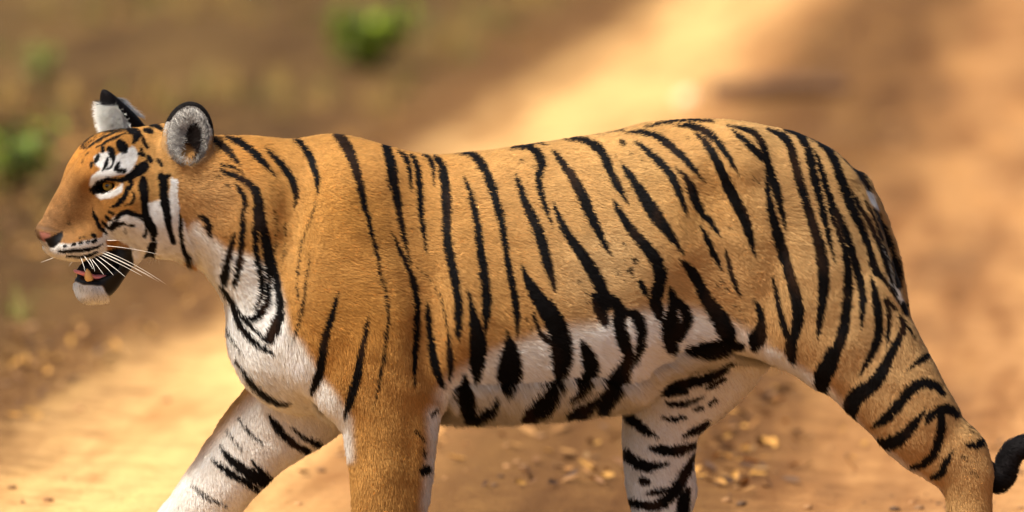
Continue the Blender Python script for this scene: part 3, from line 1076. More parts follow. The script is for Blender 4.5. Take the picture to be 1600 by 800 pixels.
def orange(px, py, pts):
    acc = np.zeros((len(px), 3))
    ws = np.zeros(len(px))
    for r in pts:
        w_ = 1.0 / (((px - r[0]) ** 2 + (py - r[1]) ** 2) / 1e4 + 0.12) ** 1.6
        acc += w_[:, None] * lin(r[2:])
        ws += w_
    c = acc / ws[:, None]
    return c * np.array((0.90, 0.915, 0.86))


def mix3(a, bb, t):
    return a + (bb - a) * t[:, None]


def coat(p, lab, nrm, jitter=0.0):
    """colour, bareness (no fur, moist) of points of the body"""
    n_ = len(p)
    head = lab == HEAD
    # fold the far side on to the near one
    q = p.copy()
    rel = p - HO
    lat = rel @ ND
    fold = head & (lat < 0)
    q[fold] -= 2 * lat[fold][:, None] * ND
    bodyfold = np.isin(lab, (TORSO, NECK, NHIND, NFORE)) & (p[:, 1] > 0)
    q[bodyfold, 1] *= -1
    px, py = project(q)
    if jitter:
        px = px + rng.normal(0, jitter, n_)
        py = py + rng.normal(0, jitter * 1.6, n_)
    wob = np.stack([px, py, 0 * px], 1)
    px = px + 0.6 * vnoise(wob, 0.30, 81) + 0.35 * vnoise(wob, 0.9, 82)
    py = py + 0.7 * vnoise(wob, 0.30, 83)

    def edge(k_):
        k_ = np.clip(k_, 0, 1)
        if not jitter:
            return k_
        return np.where(rng.random(len(k_)) < k_, 0.9 + 0.1 * k_, 0.12 * k_)

    col = np.zeros((n_, 3))
    bare = np.zeros(n_)
    bm = ~head
    wt = sample(W_BODY, px, py)
    st_ = sample(L_BODY, px, py)
    c = orange(px, py, OR_PTS)
    # fore and hind legs of the far side: their pale insides
    ff = lab == FFORE
    wt = np.where(ff, 0.92 * sstep(-8, 22, (px - 400) * 0.74 + (py - 640) * 0.66 + 24), wt)
    st_ = np.where(ff, sample(L_FF, px, py), st_)
    fh = (lab == FHIND) | ((py > 553) & (px > 1005) & (px < 1180) & (p[:, 1] > -0.03) & np.isin(lab, (TORSO, NHIND)))
    wt = np.where(fh, np.clip(0.93 + 0.07 * sstep(1040, 985, px), 0, 1), wt)
    st_ = np.where(fh, sample(L_FH, px, py), st_)
    tl = lab == TAIL
    low = py > 640
    st_ = np.where(tl & low, 1.0, st_)
    ringed = sstep(0.1, 0.5, np.sin(py / 9.0)) * 0.95
    st_ = np.where(tl & ~low & (py > 470), ringed, st_)
    # underside of the chest and belly is white
    und = (sstep(-0.35, -0.75, nrm[:, 2]) * np.isin(lab, (TORSO, NECK)))
    wt = np.maximum(wt, und)
    whc = WHITE * (1 + 0.05 * rng.normal(size=(n_, 1)) * (jitter > 0))
    c = mix3(c, whc * np.ones((n_, 3)), np.clip(wt, 0, 1))
    blk = mix3(np.ones((n_, 3)) * BLACK_TINT, np.ones((n_, 3)) * lin((58, 38, 24)), np.clip(0.55 * vnoise(wob, 0.10, 84) - 0.15, 0, 0.7))
    c = mix3(c, blk, edge(st_))
    tb = (tl & low)
    c = np.where(tb[:, None], lin((24, 21, 22)) * (1 + 0.8 * sstep(0.2, 0.9, np.sin((px + py) / 7.0)))[:, None], c)
    col[bm] = c[bm]
    hpx, hpy = px[head], py[head]
    c = orange(hpx, hpy, OR_HEAD)
    c = mix3(c, np.ones_like(c) * WHITE, np.clip(sample(W_HEAD, hpx, hpy), 0, 1))
    c = mix3(c, np.ones_like(c) * BLACK_TINT, edge(sample(L_HEAD, hpx, hpy)))
    if jitter:
        ch_ = (hpy > 444) & (hpx < 185) & (rng.random(len(hpx)) < 0.05)
        c = np.where(ch_[:, None], lin((84, 74, 68)), c)
    kk = sample(K_HEAD, hpx, hpy)
    c = mix3(c, np.ones_like(c) * lin((156, 102, 88)), np.clip(kk, 0, 1))
    dd = sample(D_HEAD, hpx, hpy)
    c = mix3(c, np.ones_like(c) * lin((13, 10, 10)), np.clip(dd, 0, 1))
    col[head] = c
    # eye socket is bare too
    eyec = HW(HL(167, 291, .06))
    hb = np.maximum(kk, dd)
    hb = np.maximum(hb, sstep(0.024, 0.018, np.linalg.norm((q[head] - eyec) * (1, .8, 1.7), axis=1)))
    bare[head] = hb
    c2 = col[head]
    ed = np.linalg.norm((q[head] - eyec) * (1, .8, 1.8), axis=1)
    col[head] = mix3(c2, np.ones_like(c2) * BLACK_TINT, sstep(0.027, 0.022, ed))
    for (ec, eo, eu, es, el, ew, eh) in EARS:
        k = lab == el
        d = p[k] - ec
        up_, op_, sd_ = d @ eu, d @ eo, d @ es
        facing = nrm[k] @ eo
        inner = (facing > 0.05) & (op_ > -0.035)
        rim = np.sqrt((sd_ / ew) ** 2 + (up_ / eh) ** 2)
        c = np.where(inner[:, None], lin((196, 186, 174)), lin((26, 23, 24)))
        c = np.where((inner & (((up_ > eh * 0.35) & (rim > 0.86)) | ((sd_ > 0) & (rim > 0.96))))[:, None], lin((30, 26, 25)), c)
        if jitter:
            mixr = rng.random(len(c)) ** 0.8
            fuzz = (1 - mixr)[:, None] * lin((84, 72, 64)) + mixr[:, None] * lin((250, 244, 234))
            c = np.where((inner & ((rim < 0.86) | ((up_ < eh * 0.35) & (sd_ < 0))))[:, None], fuzz, c)
        if el == EARN:
            tanw = np.clip(sstep(0.72, 0.95, rim) * sstep(0.25, -0.15, up_ / eh) + sstep(-0.55, -0.95, up_ / eh), 0, 1)
            tanw = np.where(rng.random(len(c)) < tanw, 1.0, 0.0) if jitter else tanw
            c = mix3(c, np.ones_like(c) * lin((205, 162, 108)), tanw)
        hole = inner & (np.hypot((sd_ - (0.012 if el == EARN else 0)) / 0.022, (up_ + 0.006) / 0.046) < 1)
        c = np.where(hole[:, None], lin((38, 28, 24)), c)
        low_ = up_ < -eh * (0.95 if el == EARN else 0.45)
        c = np.where(low_[:, None], lin((196, 152, 98)), c)
        if el == EARF:
            c = np.where((inner & (up_ < 0.6 * eh))[:, None], lin((246, 241, 230)), c)
            c = np.where((~inner & low_)[:, None], lin((200, 150, 80)), c)
            frontal = (sd_ - 0.70 * up_) > 0.10 * ew
            c = np.where((frontal & (up_ < 0.55 * eh))[:, None], lin((246, 241, 230)), c)
            c = np.where((frontal & (up_ < -0.45 * eh) & (sd_ - .7 * up_ < .4 * ew))[:, None], lin((222, 186, 136)), c)
        col[k] = c
    return col, bare


VC, VB = coat(V, VL, N)
tiger = bpy.data.objects.new('tiger', None)
tiger.location = (0, 0, 0)
COL.objects.link(tiger)
tag(tiger, 'large striped orange tiger striding left across the dirt track, mouth slightly open', 'tiger')
M_COAT = attr_mat('coat_skin', 'coat', 0.85, 0.2, wet='bare')
body = mesh_obj('body', V, Q, M_COAT, tiger)
at = body.data.attributes.new('coat', 'FLOAT_COLOR', 'POINT')
at.data.foreach_set('color', np.hstack([VC * 0.8, np.ones((len(V), 1))]).astype(np.float32).ravel())
at = body.data.attributes.new('bare', 'FLOAT', 'POINT')
at.data.foreach_set('value', VB.astype(np.float32))

# ------------------------------------------------------------------ tiger: fur
tri = np.vstack([Q[:, [0, 1, 2]], Q[:, [0, 2, 3]]])
ta = 0.5 * np.linalg.norm(np.cross(V[tri[:, 1]] - V[tri[:, 0]], V[tri[:, 2]] - V[tri[:, 0]]), axis=1)
tlab = VL[tri[:, 0]]
tny = N[tri[:, 0], 1]
dens = np.ones(len(tri))
dens[np.isin(tlab, (HEAD, EARN, EARF))] = 4.2
dens *= np.where(tny > 0.35, 0.35, 1.0)
dens *= np.where(V[tri[:, 0], 2] < 0.08, 0.3, 1.0)
N_HAIR = 800000
pr = ta * dens
ti = rng.choice(len(tri), N_HAIR, p=pr / pr.sum())
r1, r2 = np.sqrt(rng.random(N_HAIR)), rng.random(N_HAIR)
b0, b1, b2 = 1 - r1, r1 * (1 - r2), r1 * r2
T = tri[ti]
root = b0[:, None] * V[T[:, 0]] + b1[:, None] * V[T[:, 1]] + b2[:, None] * V[T[:, 2]]
hn = b0[:, None] * N[T[:, 0]] + b1[:, None] * N[T[:, 1]] + b2[:, None] * N[T[:, 2]]
hn /= np.linalg.norm(hn, axis=1)[:, None]
hl = VL[T[:, 0]]
_, hbare = coat(root, hl, hn)
keep = hbare < 0.35
root, hn, hl = root[keep], hn[keep], hl[keep]
nh = len(root)
hpx, hpy = project(root)
# length and lay
ln = np.full(nh, 0.011)
wtb = sample(W_BODY, hpx, hpy)
ln = np.where(np.isin(hl, (TORSO, NECK)), 0.0105 + 0.007 * wtb, ln)
under = (hl == TORSO) & (hn[:, 2] < -0.55)
ln = np.where(under, 0.030, ln)
ln = np.where(np.isin(hl, (NFORE, NHIND)), 0.010 + 0.006 * wtb, ln)
ln = np.where(np.isin(hl, (FFORE, FHIND)), 0.012, ln)
ln = np.where(hl == TAIL, 0.015, ln)
hd = hl == HEAD
hrel = root - HO
hu, hlat, hh = hrel @ FD, hrel @ ND, hrel[:, 2]
muz = sstep(0.02, 0.13, hu)
ruff = sstep(-0.055, -0.11, hu) * sstep(0.10, 0.0, hh)
chin = sstep(-0.15, -0.18, hh) * sstep(-0.02, 0.03, hu)
ln = np.where(hd, 0.0085 - 0.0050 * muz + 0.026 * ruff + 0.005 * chin, ln)
for (ec, eo, eu, es, el, ew, eh) in EARS:
    k = hl == el
    inner = (hn @ eo > 0.05)
    d = root - ec
    rim_ = np.hypot((d @ es) / ew, (d @ eu) / eh)
    ln = np.where(k, np.where(inner & (rim_ < 0.84), 0.024, 0.0035), ln)
ln *= 0.75 + 0.5 * rng.random(nh)
comb = np.zeros((nh, 3))
comb[:] = (1.0, 0, -0.38)
k = np.isin(hl, (NFORE, FFORE))
lowf = sstep(0.62, 0.45, root[:, 2])
comb[k] = np.stack([1 - 0.75 * lowf[k], 0 * lowf[k], -0.4 - 0.8 * lowf[k]], 1)
k = np.isin(hl, (NHIND, FHIND))
lowh = sstep(0.75, 0.45, root[:, 2])
comb[k] = np.stack([0.9 - 0.25 * lowh[k], 0 * lowh[k], -0.5 - 0.7 * lowh[k]], 1)
k = hl == TORSO
bel = sstep(0.52, 0.36, root[:, 2])
comb[k, 2] -= 0.9 * bel[k]
k = hl == NECK
comb[k] += np.stack([-0.1 * bel[k], 0 * bel[k], -0.5 * bel[k]], 1)
nose = HW(HL(64, 358, 0))
dv = root[hd] - nose
dv /= np.linalg.norm(dv, axis=1)[:, None]
dv[:, 2] -= 0.9 * ruff[hd] + 0.3 + 0.8 * chin[hd]
dv += 0.35 * chin[hd][:, None] * FD
comb[hd] = dv
comb += 0.22 * np.stack([vnoise(root, 22, 31), vnoise(root, 22, 32), vnoise(root, 22, 33)], 1)
comb += 0.11 * np.stack([vnoise(root, 170, 34), vnoise(root, 170, 35), vnoise(root, 170, 36)], 1)
ln *= 1 + 0.14 * vnoise(root, 140, 37)
comb += rng.normal(0, 0.15, (nh, 3))
comb -= hn * np.sum(comb * hn, 1)[:, None]
comb /= np.maximum(np.linalg.norm(comb, axis=1), 1e-6)[:, None]
lift = np.full(nh, 0.30)
lift[hd] = 0.30 + 0.25 * ruff[hd] + 0.3 * chin[hd]
lift = np.where(under, 0.75 + 0.25 * rng.random(nh), lift)
lift += rng.normal(0, 0.08, nh)
for (ec, eo, eu, es, el, ew, eh) in EARS:
    k = (hl == el) & (hn @ eo > 0.05)
    if el == EARF:
        d = root - ec
        k = (hl == el) & ((d @ es - 0.70 * (d @ eu)) > 0.10 * ew) & (d @ eu < 0.6 * eh)
    d = root[k] - ec
    inward = -(d - np.outer(d @ eo, eo))
    inward /= np.maximum(np.linalg.norm(inward, axis=1), 1e-6)[:, None]
    c = 0.75 * inward + 0.6 * eo + rng.normal(0, 0.45, (k.sum(), 3))
    if el == EARF:
        c = 0.9 * FD + 0.35 * ND + rng.normal(0, 0.5, (k.sum(), 3)) + np.array((0, 0, .15))
    comb[k] = c / np.linalg.norm(c, axis=1)[:, None]
    lift[k] = 0.5
    if el == EARF:
        ln[k] = 0.010 + 0.016 * rng.random(k.sum())
        lift[k] = 0.35
tip = comb * np.cos(lift)[:, None] + hn * np.sin(lift)[:, None]
pts = np.empty((nh, 4, 3), np.float32)
for j, t in enumerate((0.0, 0.35, 0.7, 1.0)):
    bend = (1 - t) * 0.5
    dirv = tip + hn * (bend * 0.5)
    dirv /= np.linalg.norm(dirv, axis=1)[:, None]
    pts[:, j] = root + dirv * (ln * t)[:, None] - np.array((0, 0, 1.0)) * (ln * 0.10 * t * t)[:, None]
pts[:, 0] -= (hn * 0.0006)
mid_ = 0.45 * pts[:, 1] + 0.55 * pts[:, 2]
hc_, _ = coat(mid_.astype(float), hl, hn, 0.6)
var_ = np.clip(1 + 0.10 * rng.normal(size=nh) + 0.06 * vnoise(root, 30, 41) + 0.06 * vnoise(root, 120, 42) + 0.03 * vnoise(root, 420, 43), 0.4, 1.7)
var_ = np.where(hl == HEAD, var_ * np.clip(1 + 0.14 * rng.normal(size=nh) + 0.10 * vnoise(root, 260, 44) + 0.06 * vnoise(root, 90, 45), 0.5, 1.5), var_)
hc_ = np.clip(hc_ * var_[:, None], 0, 0.95)
rad = np.array([0.00042, 0.00040, 0.00030, 0.00008])
fur_data = bpy.data.hair_curves.new('fur')
fur_data.add_curves([4] * nh)
fur_data.attributes['position'].data.foreach_set('vector', pts.ravel())
ra = fur_data.attributes.get('radius') or fur_data.attributes.new('radius', 'FLOAT', 'POINT')
rsc = np.where(np.isin(hl, (HEAD, EARN, EARF)), 0.62, 1.0) * (0.8 + 0.4 * rng.random(nh))
ra.data.foreach_set('value', (rsc[:, None] * rad[None]).astype(np.float32).ravel())
ca = fur_data.attributes.new('coat', 'FLOAT_COLOR', 'CURVE')
ca.data.foreach_set('color', np.hstack([hc_, np.ones((nh, 1))]).astype(np.float32).ravel())
na = fur_data.attributes.new('lay', 'FLOAT_VECTOR', 'CURVE')
hn2 = hn + rng.normal(0, 0.10, (nh, 3))
for (ec, eo, eu, es, el, ew, eh) in EARS:          # shading normals of the ear tufts turned towards the sun to look lit
    d = root - ec
    if el == EARF:
        k = (hl == el) & ((d @ es - 0.70 * (d @ eu)) > 0.10 * ew) & (d @ eu < 0.6 * eh)
        hn2[k] = 0.9 * FD + np.array((0, -.5, .9)) + rng.normal(0, 0.12, (k.sum(), 3))
    else:
        k = (hl == el) & (hn @ eo > 0.05)
        hn2[k] = 0.6 * eo + 0.4 * hn[k] + np.array((-.2, 0, .35)) + rng.normal(0, 0.35, (k.sum(), 3))
hn2 /= np.linalg.norm(hn2, axis=1)[:, None]
na.data.foreach_set('vector', hn2.astype(np.float32).ravel())
M_FUR = attr_mat('fur', 'coat', 0.65, 0.09, normal='lay')
fur_data.materials.append(M_FUR)
fur = bpy.data.objects.new('fur', fur_data)
fur.parent = tiger
COL.objects.link(fur)

# ------------------------------------------------------------------ tiger: eyes, mouth, whiskers


def ball(c, r, seg=24, ring=16, squash=(1, 1, 1), axis_=None, cap=None):
    """sphere (or polar cap up to angle cap) round axis_"""
    ax = np.array(axis_ if axis_ is not None else (0, 0, 1.0), float)
    ax /= np.linalg.norm(ax)
    t1 = np.cross(ax, (0.3, 0.2, 0.9))
    t1 /= np.linalg.norm(t1)
    t2 = np.cross(ax, t1)
    mx = cap or math.pi
    v, f = [], []
    for i in range(ring + 1):
        th = mx * i / ring
        for j in range(seg):
            ph = 2 * math.pi * j / seg
            d = ax * math.cos(th) + (t1 * math.cos(ph) + t2 * math.sin(ph)) * math.sin(th)
            v.append(np.asarray(c) + r * d * np.array(squash))
    for i in range(ring):
        for j in range(seg):
            f.append((i * seg + j, (i + 1) * seg + j, (i + 1) * seg + (j + 1) % seg, i * seg + (j + 1) % seg))
    return np.array(v), f


M_EYE = simple_mat('eyeball', (52, 36, 26), 0.12, 0.6)
M_IRIS = simple_mat('iris', (206, 160, 66), 0.10, 0.7)
M_PUPIL = simple_mat('pupil', (8, 7, 7), 0.08, 0.8)
for side in (1, -1):
    ec = HL(170, 290, .050)
    c = HW(np.array((ec[0], side * ec[1], ec[2])))
    gz = FD * 0.62 + ND * side * 0.78 + np.array((0, 0, 0.03))
    v, f_ = ball(c, 0.0165)
    eye = mesh_obj('eye', v, f_, M_EYE, tiger)
    v, f_ = ball(c, 0.0168, axis_=gz, cap=0.70, ring=6)
    mesh_obj('iris', v, f_, M_IRIS, eye)
    v, f_ = ball(c, 0.0171, axis_=gz, cap=0.26, ring=4)
    mesh_obj('pupil', v, f_, M_PUPIL, eye)
    v, f_ = ball(c + gz * 0.001, 0.0172, axis_=gz, cap=0.95, ring=8)


def tube(pts_, rads, seg=8):
    pts_ = np.asarray(pts_, float)
    v, f = [], []
    for i, (p, r) in enumerate(zip(pts_, rads)):
        d = pts_[min(i + 1, len(pts_) - 1)] - pts_[max(i - 1, 0)]
        d /= np.linalg.norm(d)
        t1 = np.cross(d, (0.21, 0.13, 0.97))
        t1 /= np.linalg.norm(t1)
        t2 = np.cross(d, t1)
        for j in range(seg):
            a = 2 * math.pi * j / seg
            v.append(p + r * (t1 * math.cos(a) + t2 * math.sin(a)))
    for i in range(len(pts_) - 1):
        for j in range(seg):
            f.append((i * seg + j, i * seg + (j + 1) % seg, (i + 1) * seg + (j + 1) % seg, (i + 1) * seg + j))
    f.append(tuple(range(seg))[::-1])
    f.append(tuple((len(pts_) - 1) * seg + j for j in range(seg)))
    return np.array(v), f


M_TOOTH = simple_mat('tooth', (226, 178, 104), 0.3, 0.5, 0.1)
M_TONGUE = simple_mat('tongue', (232, 142, 142), 0.35, 0.5, 0.1)
M_WHISK = simple_mat('whisker', (240, 234, 222), 0.4, 0.5)
for side in (1, -1):
    a_, b_ = HL(139, 438, .021), HL(136, 420, .023)
    st_ = [HW(np.array((a_[0] + (b_[0] - a_[0]) * t, side * (a_[1] + (b_[1] - a_[1]) * t), a_[2] + (b_[2] - a_[2]) * t))) for t in np.linspace(0, 1, 7)]
    v, f_ = tube(st_, [.010, .0098, .0092, .0082, .0068, .0048, .0015])
    mesh_obj('lower_canine_tooth', v, f_, M_TOOTH, tiger)
    a_, b_ = HL(118, 402, .024), HL(121, 420, .024)
    st_ = [HW(np.array((a_[0] + (b_[0] - a_[0]) * t, side * (a_[1] + (b_[1] - a_[1]) * t), a_[2] + (b_[2] - a_[2]) * t))) for t in np.linspace(0, 1, 7)]
rows_t = [(188, 420, .024), (165, 431, .024), (145, 433, .023), (130, 428, .021), (119, 424, .015)]
v, f_ = [], []
for i, (px, py, hw) in enumerate(rows_t):
    c = HL(px, py, 0)
    for j in range(12):
        a = 2 * math.pi * j / 12
        v.append(HW(np.array((c[0], hw * math.cos(a), c[2] + (0.007 if i < 4 else 0.004) * math.sin(a) - (0.003 if abs(math.cos(a)) < .3 and math.sin(a) > 0 else 0)))))
for i in range(len(rows_t) - 1):
    for j in range(12):
        f_.append((i * 12 + j, (i + 1) * 12 + j, (i + 1) * 12 + (j + 1) % 12, i * 12 + (j + 1) % 12))
f_ += [tuple(range(12)), tuple(range(48, 60))[::-1]]
mesh_obj('tongue', v, f_, M_TONGUE, tiger)
WH = [((160, 376), (205, 374), (252, 379)), ((161, 384), (200, 386), (250, 398)), ((158, 391), (200, 404), (259, 444)), ((157, 393), (195, 410), (238, 433)),
      ((153, 396), (190, 413), (222, 431)), ((150, 398), (178, 417), (196, 433)), ((146, 401), (166, 416), (177, 430)), ((142, 403), (152, 415), (162, 429)),
      ((152, 392), (190, 407), (248, 440)), ((138, 402), (146, 412), (148, 424)), ((126, 402), (131, 414), (133, 424)), ((130, 398), (140, 411), (145, 420))]
for side in (1, -1):
    for i, (a_, b_, c_) in enumerate(WH):
        if side < 0 and i % 2:
            continue
        st_ = []
        for t in np.linspace(0, 1, 10):
            x_ = (1 - t) ** 2 * a_[0] + 2 * t * (1 - t) * b_[0] + t * t * c_[0]
            y_ = (1 - t) ** 2 * a_[1] + 2 * t * (1 - t) * b_[1] + t * t * c_[1]
            h_ = HL(x_, y_, 0.050 + 0.07 * t)
            h_[1] *= side
            st_.append(HW(h_))
        v, f_ = tube(st_, np.linspace(0.0007, 0.0002, 10), 6)
        mesh_obj('whisker', v, f_, M_WHISK, tiger)

# ------------------------------------------------------------------ what lies and grows on the ground
def leaf_cloud(name, pos, size, yaw, tilt, roll, cols, curl=0.25, slim=0.5, mat=None, parent=None):
    """many small pointed leaves, 8 triangles each, in one mesh with a colour each"""
    tpl = np.array([(-1, 0, 0), (-.45, -.62, .10), (-.45, .62, .10), (-.4, 0, -.10), (.35, -.55, .12), (.35, .55, .12), (.35, 0, -.06), (1, 0, .18)], float)
    fc = np.array([(0, 1, 3), (0, 3, 2), (1, 4, 6), (1, 6, 3), (3, 6, 5), (3, 5, 2), (4, 7, 6), (6, 7, 5)])
    n_ = len(pos)
    v = np.repeat(tpl[None], n_, 0)
    v[:, :, 1] *= slim
    v[:, :, 2] *= (curl * (0.3 + 1.6 * rng.random(n_)))[:, None] * 4
    v *= size[:, None, None] * 0.5
    for ang, (i, j) in ((roll, (1, 2)), (tilt, (0, 2)), (yaw, (0, 1))):
        c, s_ = np.cos(ang)[:, None], np.sin(ang)[:, None]
        a, bb = v[:, :, i].copy(), v[:, :, j].copy()
        v[:, :, i], v[:, :, j] = a * c - bb * s_, a * s_ + bb * c
    v += pos[:, None, :]
    f = (fc[None] + (np.arange(n_) * 8)[:, None, None]).reshape(-1, 3)
    o = mesh_obj(name, v.reshape(-1, 3), f, mat, parent)
    at_ = o.data.attributes.new('tint', 'FLOAT_COLOR', 'POINT')
    cc = np.repeat(np.hstack([cols, np.ones((n_, 1))]), 8, 0)
    at_.data.foreach_set('color', cc.astype(np.float32).ravel())
    return o


M_DRY = attr_mat('dry_leaf', 'tint', 0.7, 0.3)
M_GREEN = attr_mat('green_leaf', 'tint', 0.55, 0.4)


def pick(pal, n_, var=0.15):
    pal = lin(np.array(pal))
    return np.clip(pal[rng.integers(0, len(pal), n_)] * (1 + var * rng.normal(size=(n_, 1))), 0.005, 0.9)


def on_ground(x, y, dz=0.0):
    return np.stack([x, y, ground_z(x, y) + dz], -1)


def scatter(n_, s0, s1, y0, y1, clump=0.0, seed=0):
    k = int(n_ * 6)
    s_, y = rng.uniform(s0, s1, k), y0 + (y1 - y0) * rng.random(k) ** 1.3
    p = np.stack([s_, y, 0 * y], 1)
    d = vnoise(p * (1, .5, 1), 2.6, 50 + seed) + 0.6 * vnoise(p * (1, .6, 1), 7, 60 + seed)
    keep_ = np.argsort(-(d * clump + rng.random(k)))[:n_]
    return s_[keep_] + TR * y[keep_], y[keep_]


parts_ = [scatter(4200, -5.0, -1.65, 0.8, 26, 0.6, 1), scatter(520, -0.75, 0.45, 1.3, 24, 0.35, 2), scatter(160, -1.9, -1.5, 0.6, 9, .3, 4), scatter(1500, -3.4, -1.55, 1.5, 10, .5, 12),
          scatter(260, 0.3, 2.6, 0.7, 16, 0.8, 3), scatter(900, 2.2, 5.0, 2, 26, 0.6, 5)]
lx, ly = np.concatenate([q[0] for q in parts_]), np.concatenate([q[1] for q in parts_])
nl = len(lx)
cols = pick([(142, 100, 56), (176, 128, 62), (180, 132, 64), (70, 48, 32), (110, 76, 46), (88, 62, 40), (160, 116, 66), (128, 96, 58)], nl)
litter = leaf_cloud('leaf_litter', on_ground(lx, ly, 0.012), rng.uniform(0.028, 0.062, nl), rng.uniform(0, 6.28, nl),
                    rng.normal(0, .3, nl), rng.normal(0, .45, nl), cols, 0.2, 0.55, M_DRY)
tag(litter, 'brown and golden fallen leaves scattered over the verge and middle of the track', 'leaf litter', kind='stuff')

# clods and pebbles
ico_v, ico_f = [], []
t_ = (1 + 5 ** .5) / 2
for a in ((-1, t_, 0), (1, t_, 0), (-1, -t_, 0), (1, -t_, 0), (0, -1, t_), (0, 1, t_), (0, -1, -t_), (0, 1, -t_), (t_, 0, -1), (t_, 0, 1), (-t_, 0, -1), (-t_, 0, 1)):
    ico_v.append(np.array(a) / math.hypot(1, t_))
ico_v = np.array(ico_v)
ico_f = np.array([(0, 11, 5), (0, 5, 1), (0, 1, 7), (0, 7, 10), (0, 10, 11), (1, 5, 9), (5, 11, 4), (11, 10, 2), (10, 7, 6), (7, 1, 8), (3, 9, 4), (3, 4, 2),
                  (3, 2, 6), (3, 6, 8), (3, 8, 9), (4, 9, 5), (2, 4, 11), (6, 2, 10), (8, 6, 7), (9, 8, 1)])
parts_ = [scatter(500, -0.8, 0.5, 0.9, 14, .4, 6), scatter(500, -3.5, -1.6, 0.8, 16, .5, 7), scatter(240, 0.3, 2.6, 0.9, 14, .4, 8), scatter(40, -1.7, -.6, 0.6, 10, .3, 9)]
lx, ly = np.concatenate([q[0] for q in parts_]), np.concatenate([q[1] for q in parts_])
nl = len(lx)
sz = 0.004 + 0.012 * rng.random(nl) ** 3
v = ico_v[None] * (1 + 0.22 * rng.normal(size=(nl, 12, 1))) * sz[:, None, None] * np.array((1.2, 1, .65))
v += on_ground(lx, ly, 0)[:, None, :] + np.array((0, 0, 1))[None, None] * (sz * .3)[:, None, None]
cl_ = mesh_obj('pebbles', v.reshape(-1, 3), (ico_f[None] + (np.arange(nl) * 12)[:, None, None]).reshape(-1, 3), M_DRY, smooth=False)
at_ = cl_.data.attributes.new('tint', 'FLOAT_COLOR', 'POINT')
at_.data.foreach_set('color', np.repeat(np.hstack([pick([(150, 110, 70), (120, 88, 58), (176, 132, 88), (92, 68, 48)], nl), np.ones((nl, 1))]), 12, 0).astype(np.float32).ravel())
tag(cl_, 'small earth clods and pebbles strewn over the track', 'pebbles', kind='stuff')

# dry grass on the verge
gx_, gy_ = scatter(260, -5.0, -1.9, 3.0, 28, 0.9, 11)
vv, ff_, cc_ = [], [], []
for x, y in zip(gx_, gy_):
    z = float(ground_z(np.array([x]), np.array([y]))[0])
    tint = pick([(150, 124, 62), (124, 104, 54), (116, 112, 50), (160, 128, 70)], 1)[0]
    for _ in range(16):
        a, h_, lean = rng.uniform(0, 6.28), rng.uniform(.06, .20), rng.uniform(.2, .8)
        bx, by = x + rng.normal(0, .03), y + rng.normal(0, .03)
        wx, wy = -math.sin(a) * .004, math.cos(a) * .004
        i = len(vv)
        for t in (0, .55, 1):
            cx, cy, cz = bx + math.cos(a) * lean * h_ * t * t, by + math.sin(a) * lean * h_ * t * t, z - .01 + h_ * t * (1 - .25 * t)
            k_ = 1 - .85 * t
            vv += [(cx - wx * k_, cy - wy * k_, cz), (cx + wx * k_, cy + wy * k_, cz)]
            cc_ += [tint, tint]
        ff_ += [(i, i + 1, i + 3, i + 2), (i + 2, i + 3, i + 5, i + 4)]
gr = mesh_obj('dry_grass', vv, np.array(ff_), M_DRY)
at_ = gr.data.attributes.new('tint', 'FLOAT_COLOR', 'POINT')
at_.data.foreach_set('color', np.hstack([np.array(cc_), np.ones((len(cc_), 1))]).astype(np.float32).ravel())
tag(gr, 'dry yellowish grass growing on the verge behind the tiger', 'dry grass', kind='stuff')

M_TWIG = simple_mat('twig', (92, 70, 46), 0.85, 0.2)


def shrub(px, py, wid, hei, n_leaf, pal, label, group='green shrubs on the verge', leaf=0.05):
    g = G(px, py)
    g[2] = float(ground_z(np.array([g[0]]), np.array([g[1]]))[0])
    root_ = bpy.data.objects.new('small_shrub', None)
    root_.location = g
    COL.objects.link(root_)
    tag(root_, label, 'shrub', group)
    pos, yaw_ = [], []
    ns = 9
    for i in range(ns):
        a = 6.283 * i / ns + rng.uniform(-.3, .3)
        ex, ey, ez = math.cos(a) * wid * rng.uniform(.2, .5), math.sin(a) * wid * rng.uniform(.2, .5), hei * rng.uniform(.6, 1.0)
        st = [np.array((ex * t ** 1.2, ey * t ** 1.2, ez * t - .02)) for t in np.linspace(0, 1, 5)]
        v_, f2 = tube(st, np.linspace(.006, .002, 5), 5)
        mesh_obj('stem', v_, f2, M_TWIG, root_)
        for _ in range(n_leaf // ns):
            t = rng.uniform(.2, 1.05)
            pos.append(np.array((ex * t ** 1.2, ey * t ** 1.2, ez * t)) + rng.normal(0, 1, 3) * np.array((wid, wid, hei)) * .10)
            yaw_.append(a + rng.normal(0, .9))
    pos = np.array(pos)
    k = len(pos)
    leaf_cloud('leaves', pos, rng.uniform(.7, 1.4, k) * leaf, np.array(yaw_), rng.normal(-.2, .5, k), rng.normal(0, .5, k), pick(pal, k, .2), .15, .55, M_GREEN, root_)
    return root_


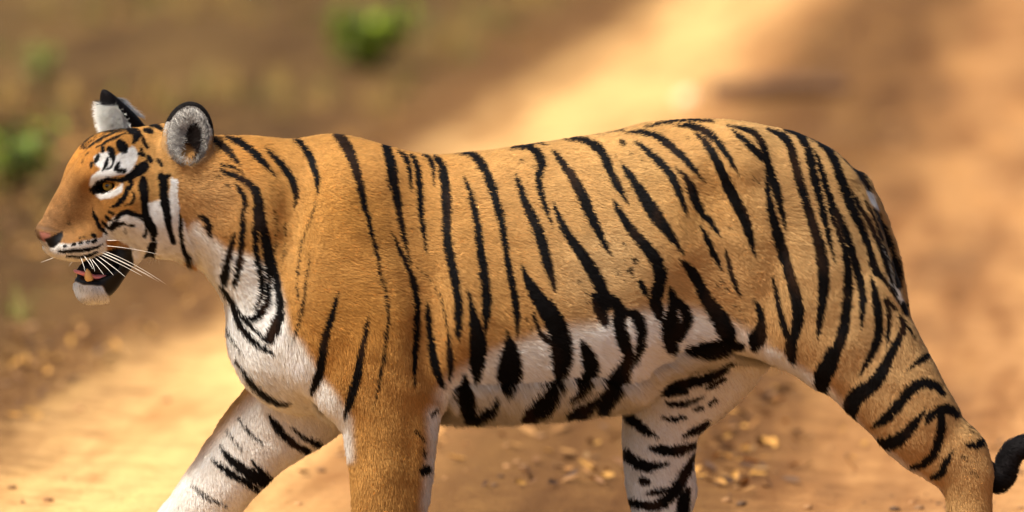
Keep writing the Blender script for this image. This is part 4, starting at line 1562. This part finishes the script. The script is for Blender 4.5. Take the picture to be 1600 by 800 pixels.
shrub(578, 122, .50, .34, 620, [(120, 142, 24), (142, 162, 32), (96, 114, 22), (66, 80, 22)], 'bright green leafy shrub on the verge above the tiger\'s neck', leaf=.065)
shrub(20, 332, .40, .24, 380, [(98, 118, 22), (116, 136, 28), (62, 76, 22)], 'green leafy shrub at the left edge behind the tiger\'s face', leaf=.055)
shrub(62, 176, .22, .14, 90, [(132, 140, 60), (110, 122, 52)], 'small sparse yellowish green shrub between the tiger\'s far ear and the left edge', leaf=.05)

# fallen branch and pale stone beyond the tiger's back
M_BARK, n, l, b = new_mat('bark')
tc = n.new('ShaderNodeTexCoord')
nb = noise_node(tc.outputs['Object'], 30, 4, .65)
l.new(ramp(nb, [(0.3, (78, 54, 38)), (0.7, (124, 90, 62))]), b.inputs['Base Color'])
b.inputs['Roughness'].default_value = 0.9
br = bpy.data.objects.new('fallen_branch', None)
g0, g1 = G(1112, 158), G(1325, 152)
br.location = ((g0[0] + g1[0]) / 2, (g0[1] + g1[1]) / 2, float(ground_z(np.array([g0[0]]), np.array([g0[1]]))[0]))
COL.objects.link(br)
tag(br, 'dark brown fallen branch lying on the track beyond the tiger\'s back', 'branch')
Lb = (g1[0] - g0[0]) / 2
st = [np.array((t * Lb, .10 * t + .02 * math.sin(4 * t), .045 + .012 * math.sin(3 * t + 1))) for t in np.linspace(-1, 1, 12)]
v, f_ = tube(st, np.linspace(.055, .035, 12) * (1 + .08 * rng.normal(size=12)), 12)
mesh_obj('limb', v, f_, M_BARK, br)
st = [np.array((.12 + .16 * t, .02 + .10 * t, .05 + .07 * t)) for t in np.linspace(0, 1, 5)]
v, f_ = tube(st, np.linspace(.022, .008, 5), 8)
mesh_obj('side_twig', v, f_, M_BARK, br)
st = [np.array((-.10 - .12 * t, -.02 - .16 * t, .05 + .02 * t)) for t in np.linspace(0, 1, 5)]
v, f_ = tube(st, np.linspace(.020, .007, 5), 8)
mesh_obj('side_twig', v, f_, M_BARK, br)
g = G(1074, 166)
g[2] = float(ground_z(np.array([g[0]]), np.array([g[1]]))[0])
v, f_ = ball((0, 0, .03), .05, 14, 10, (1, .9, .95))
v += 0.006 * np.stack([vnoise(v, 60, 71), vnoise(v, 60, 72), vnoise(v, 60, 73)], 1)
stn = mesh_obj('pale_stone', v, f_, simple_mat('pale_stone', (232, 200, 160), .85, .2))
stn.location = g
tag(stn, 'small pale stone on the sandy track left of the fallen branch', 'stone')
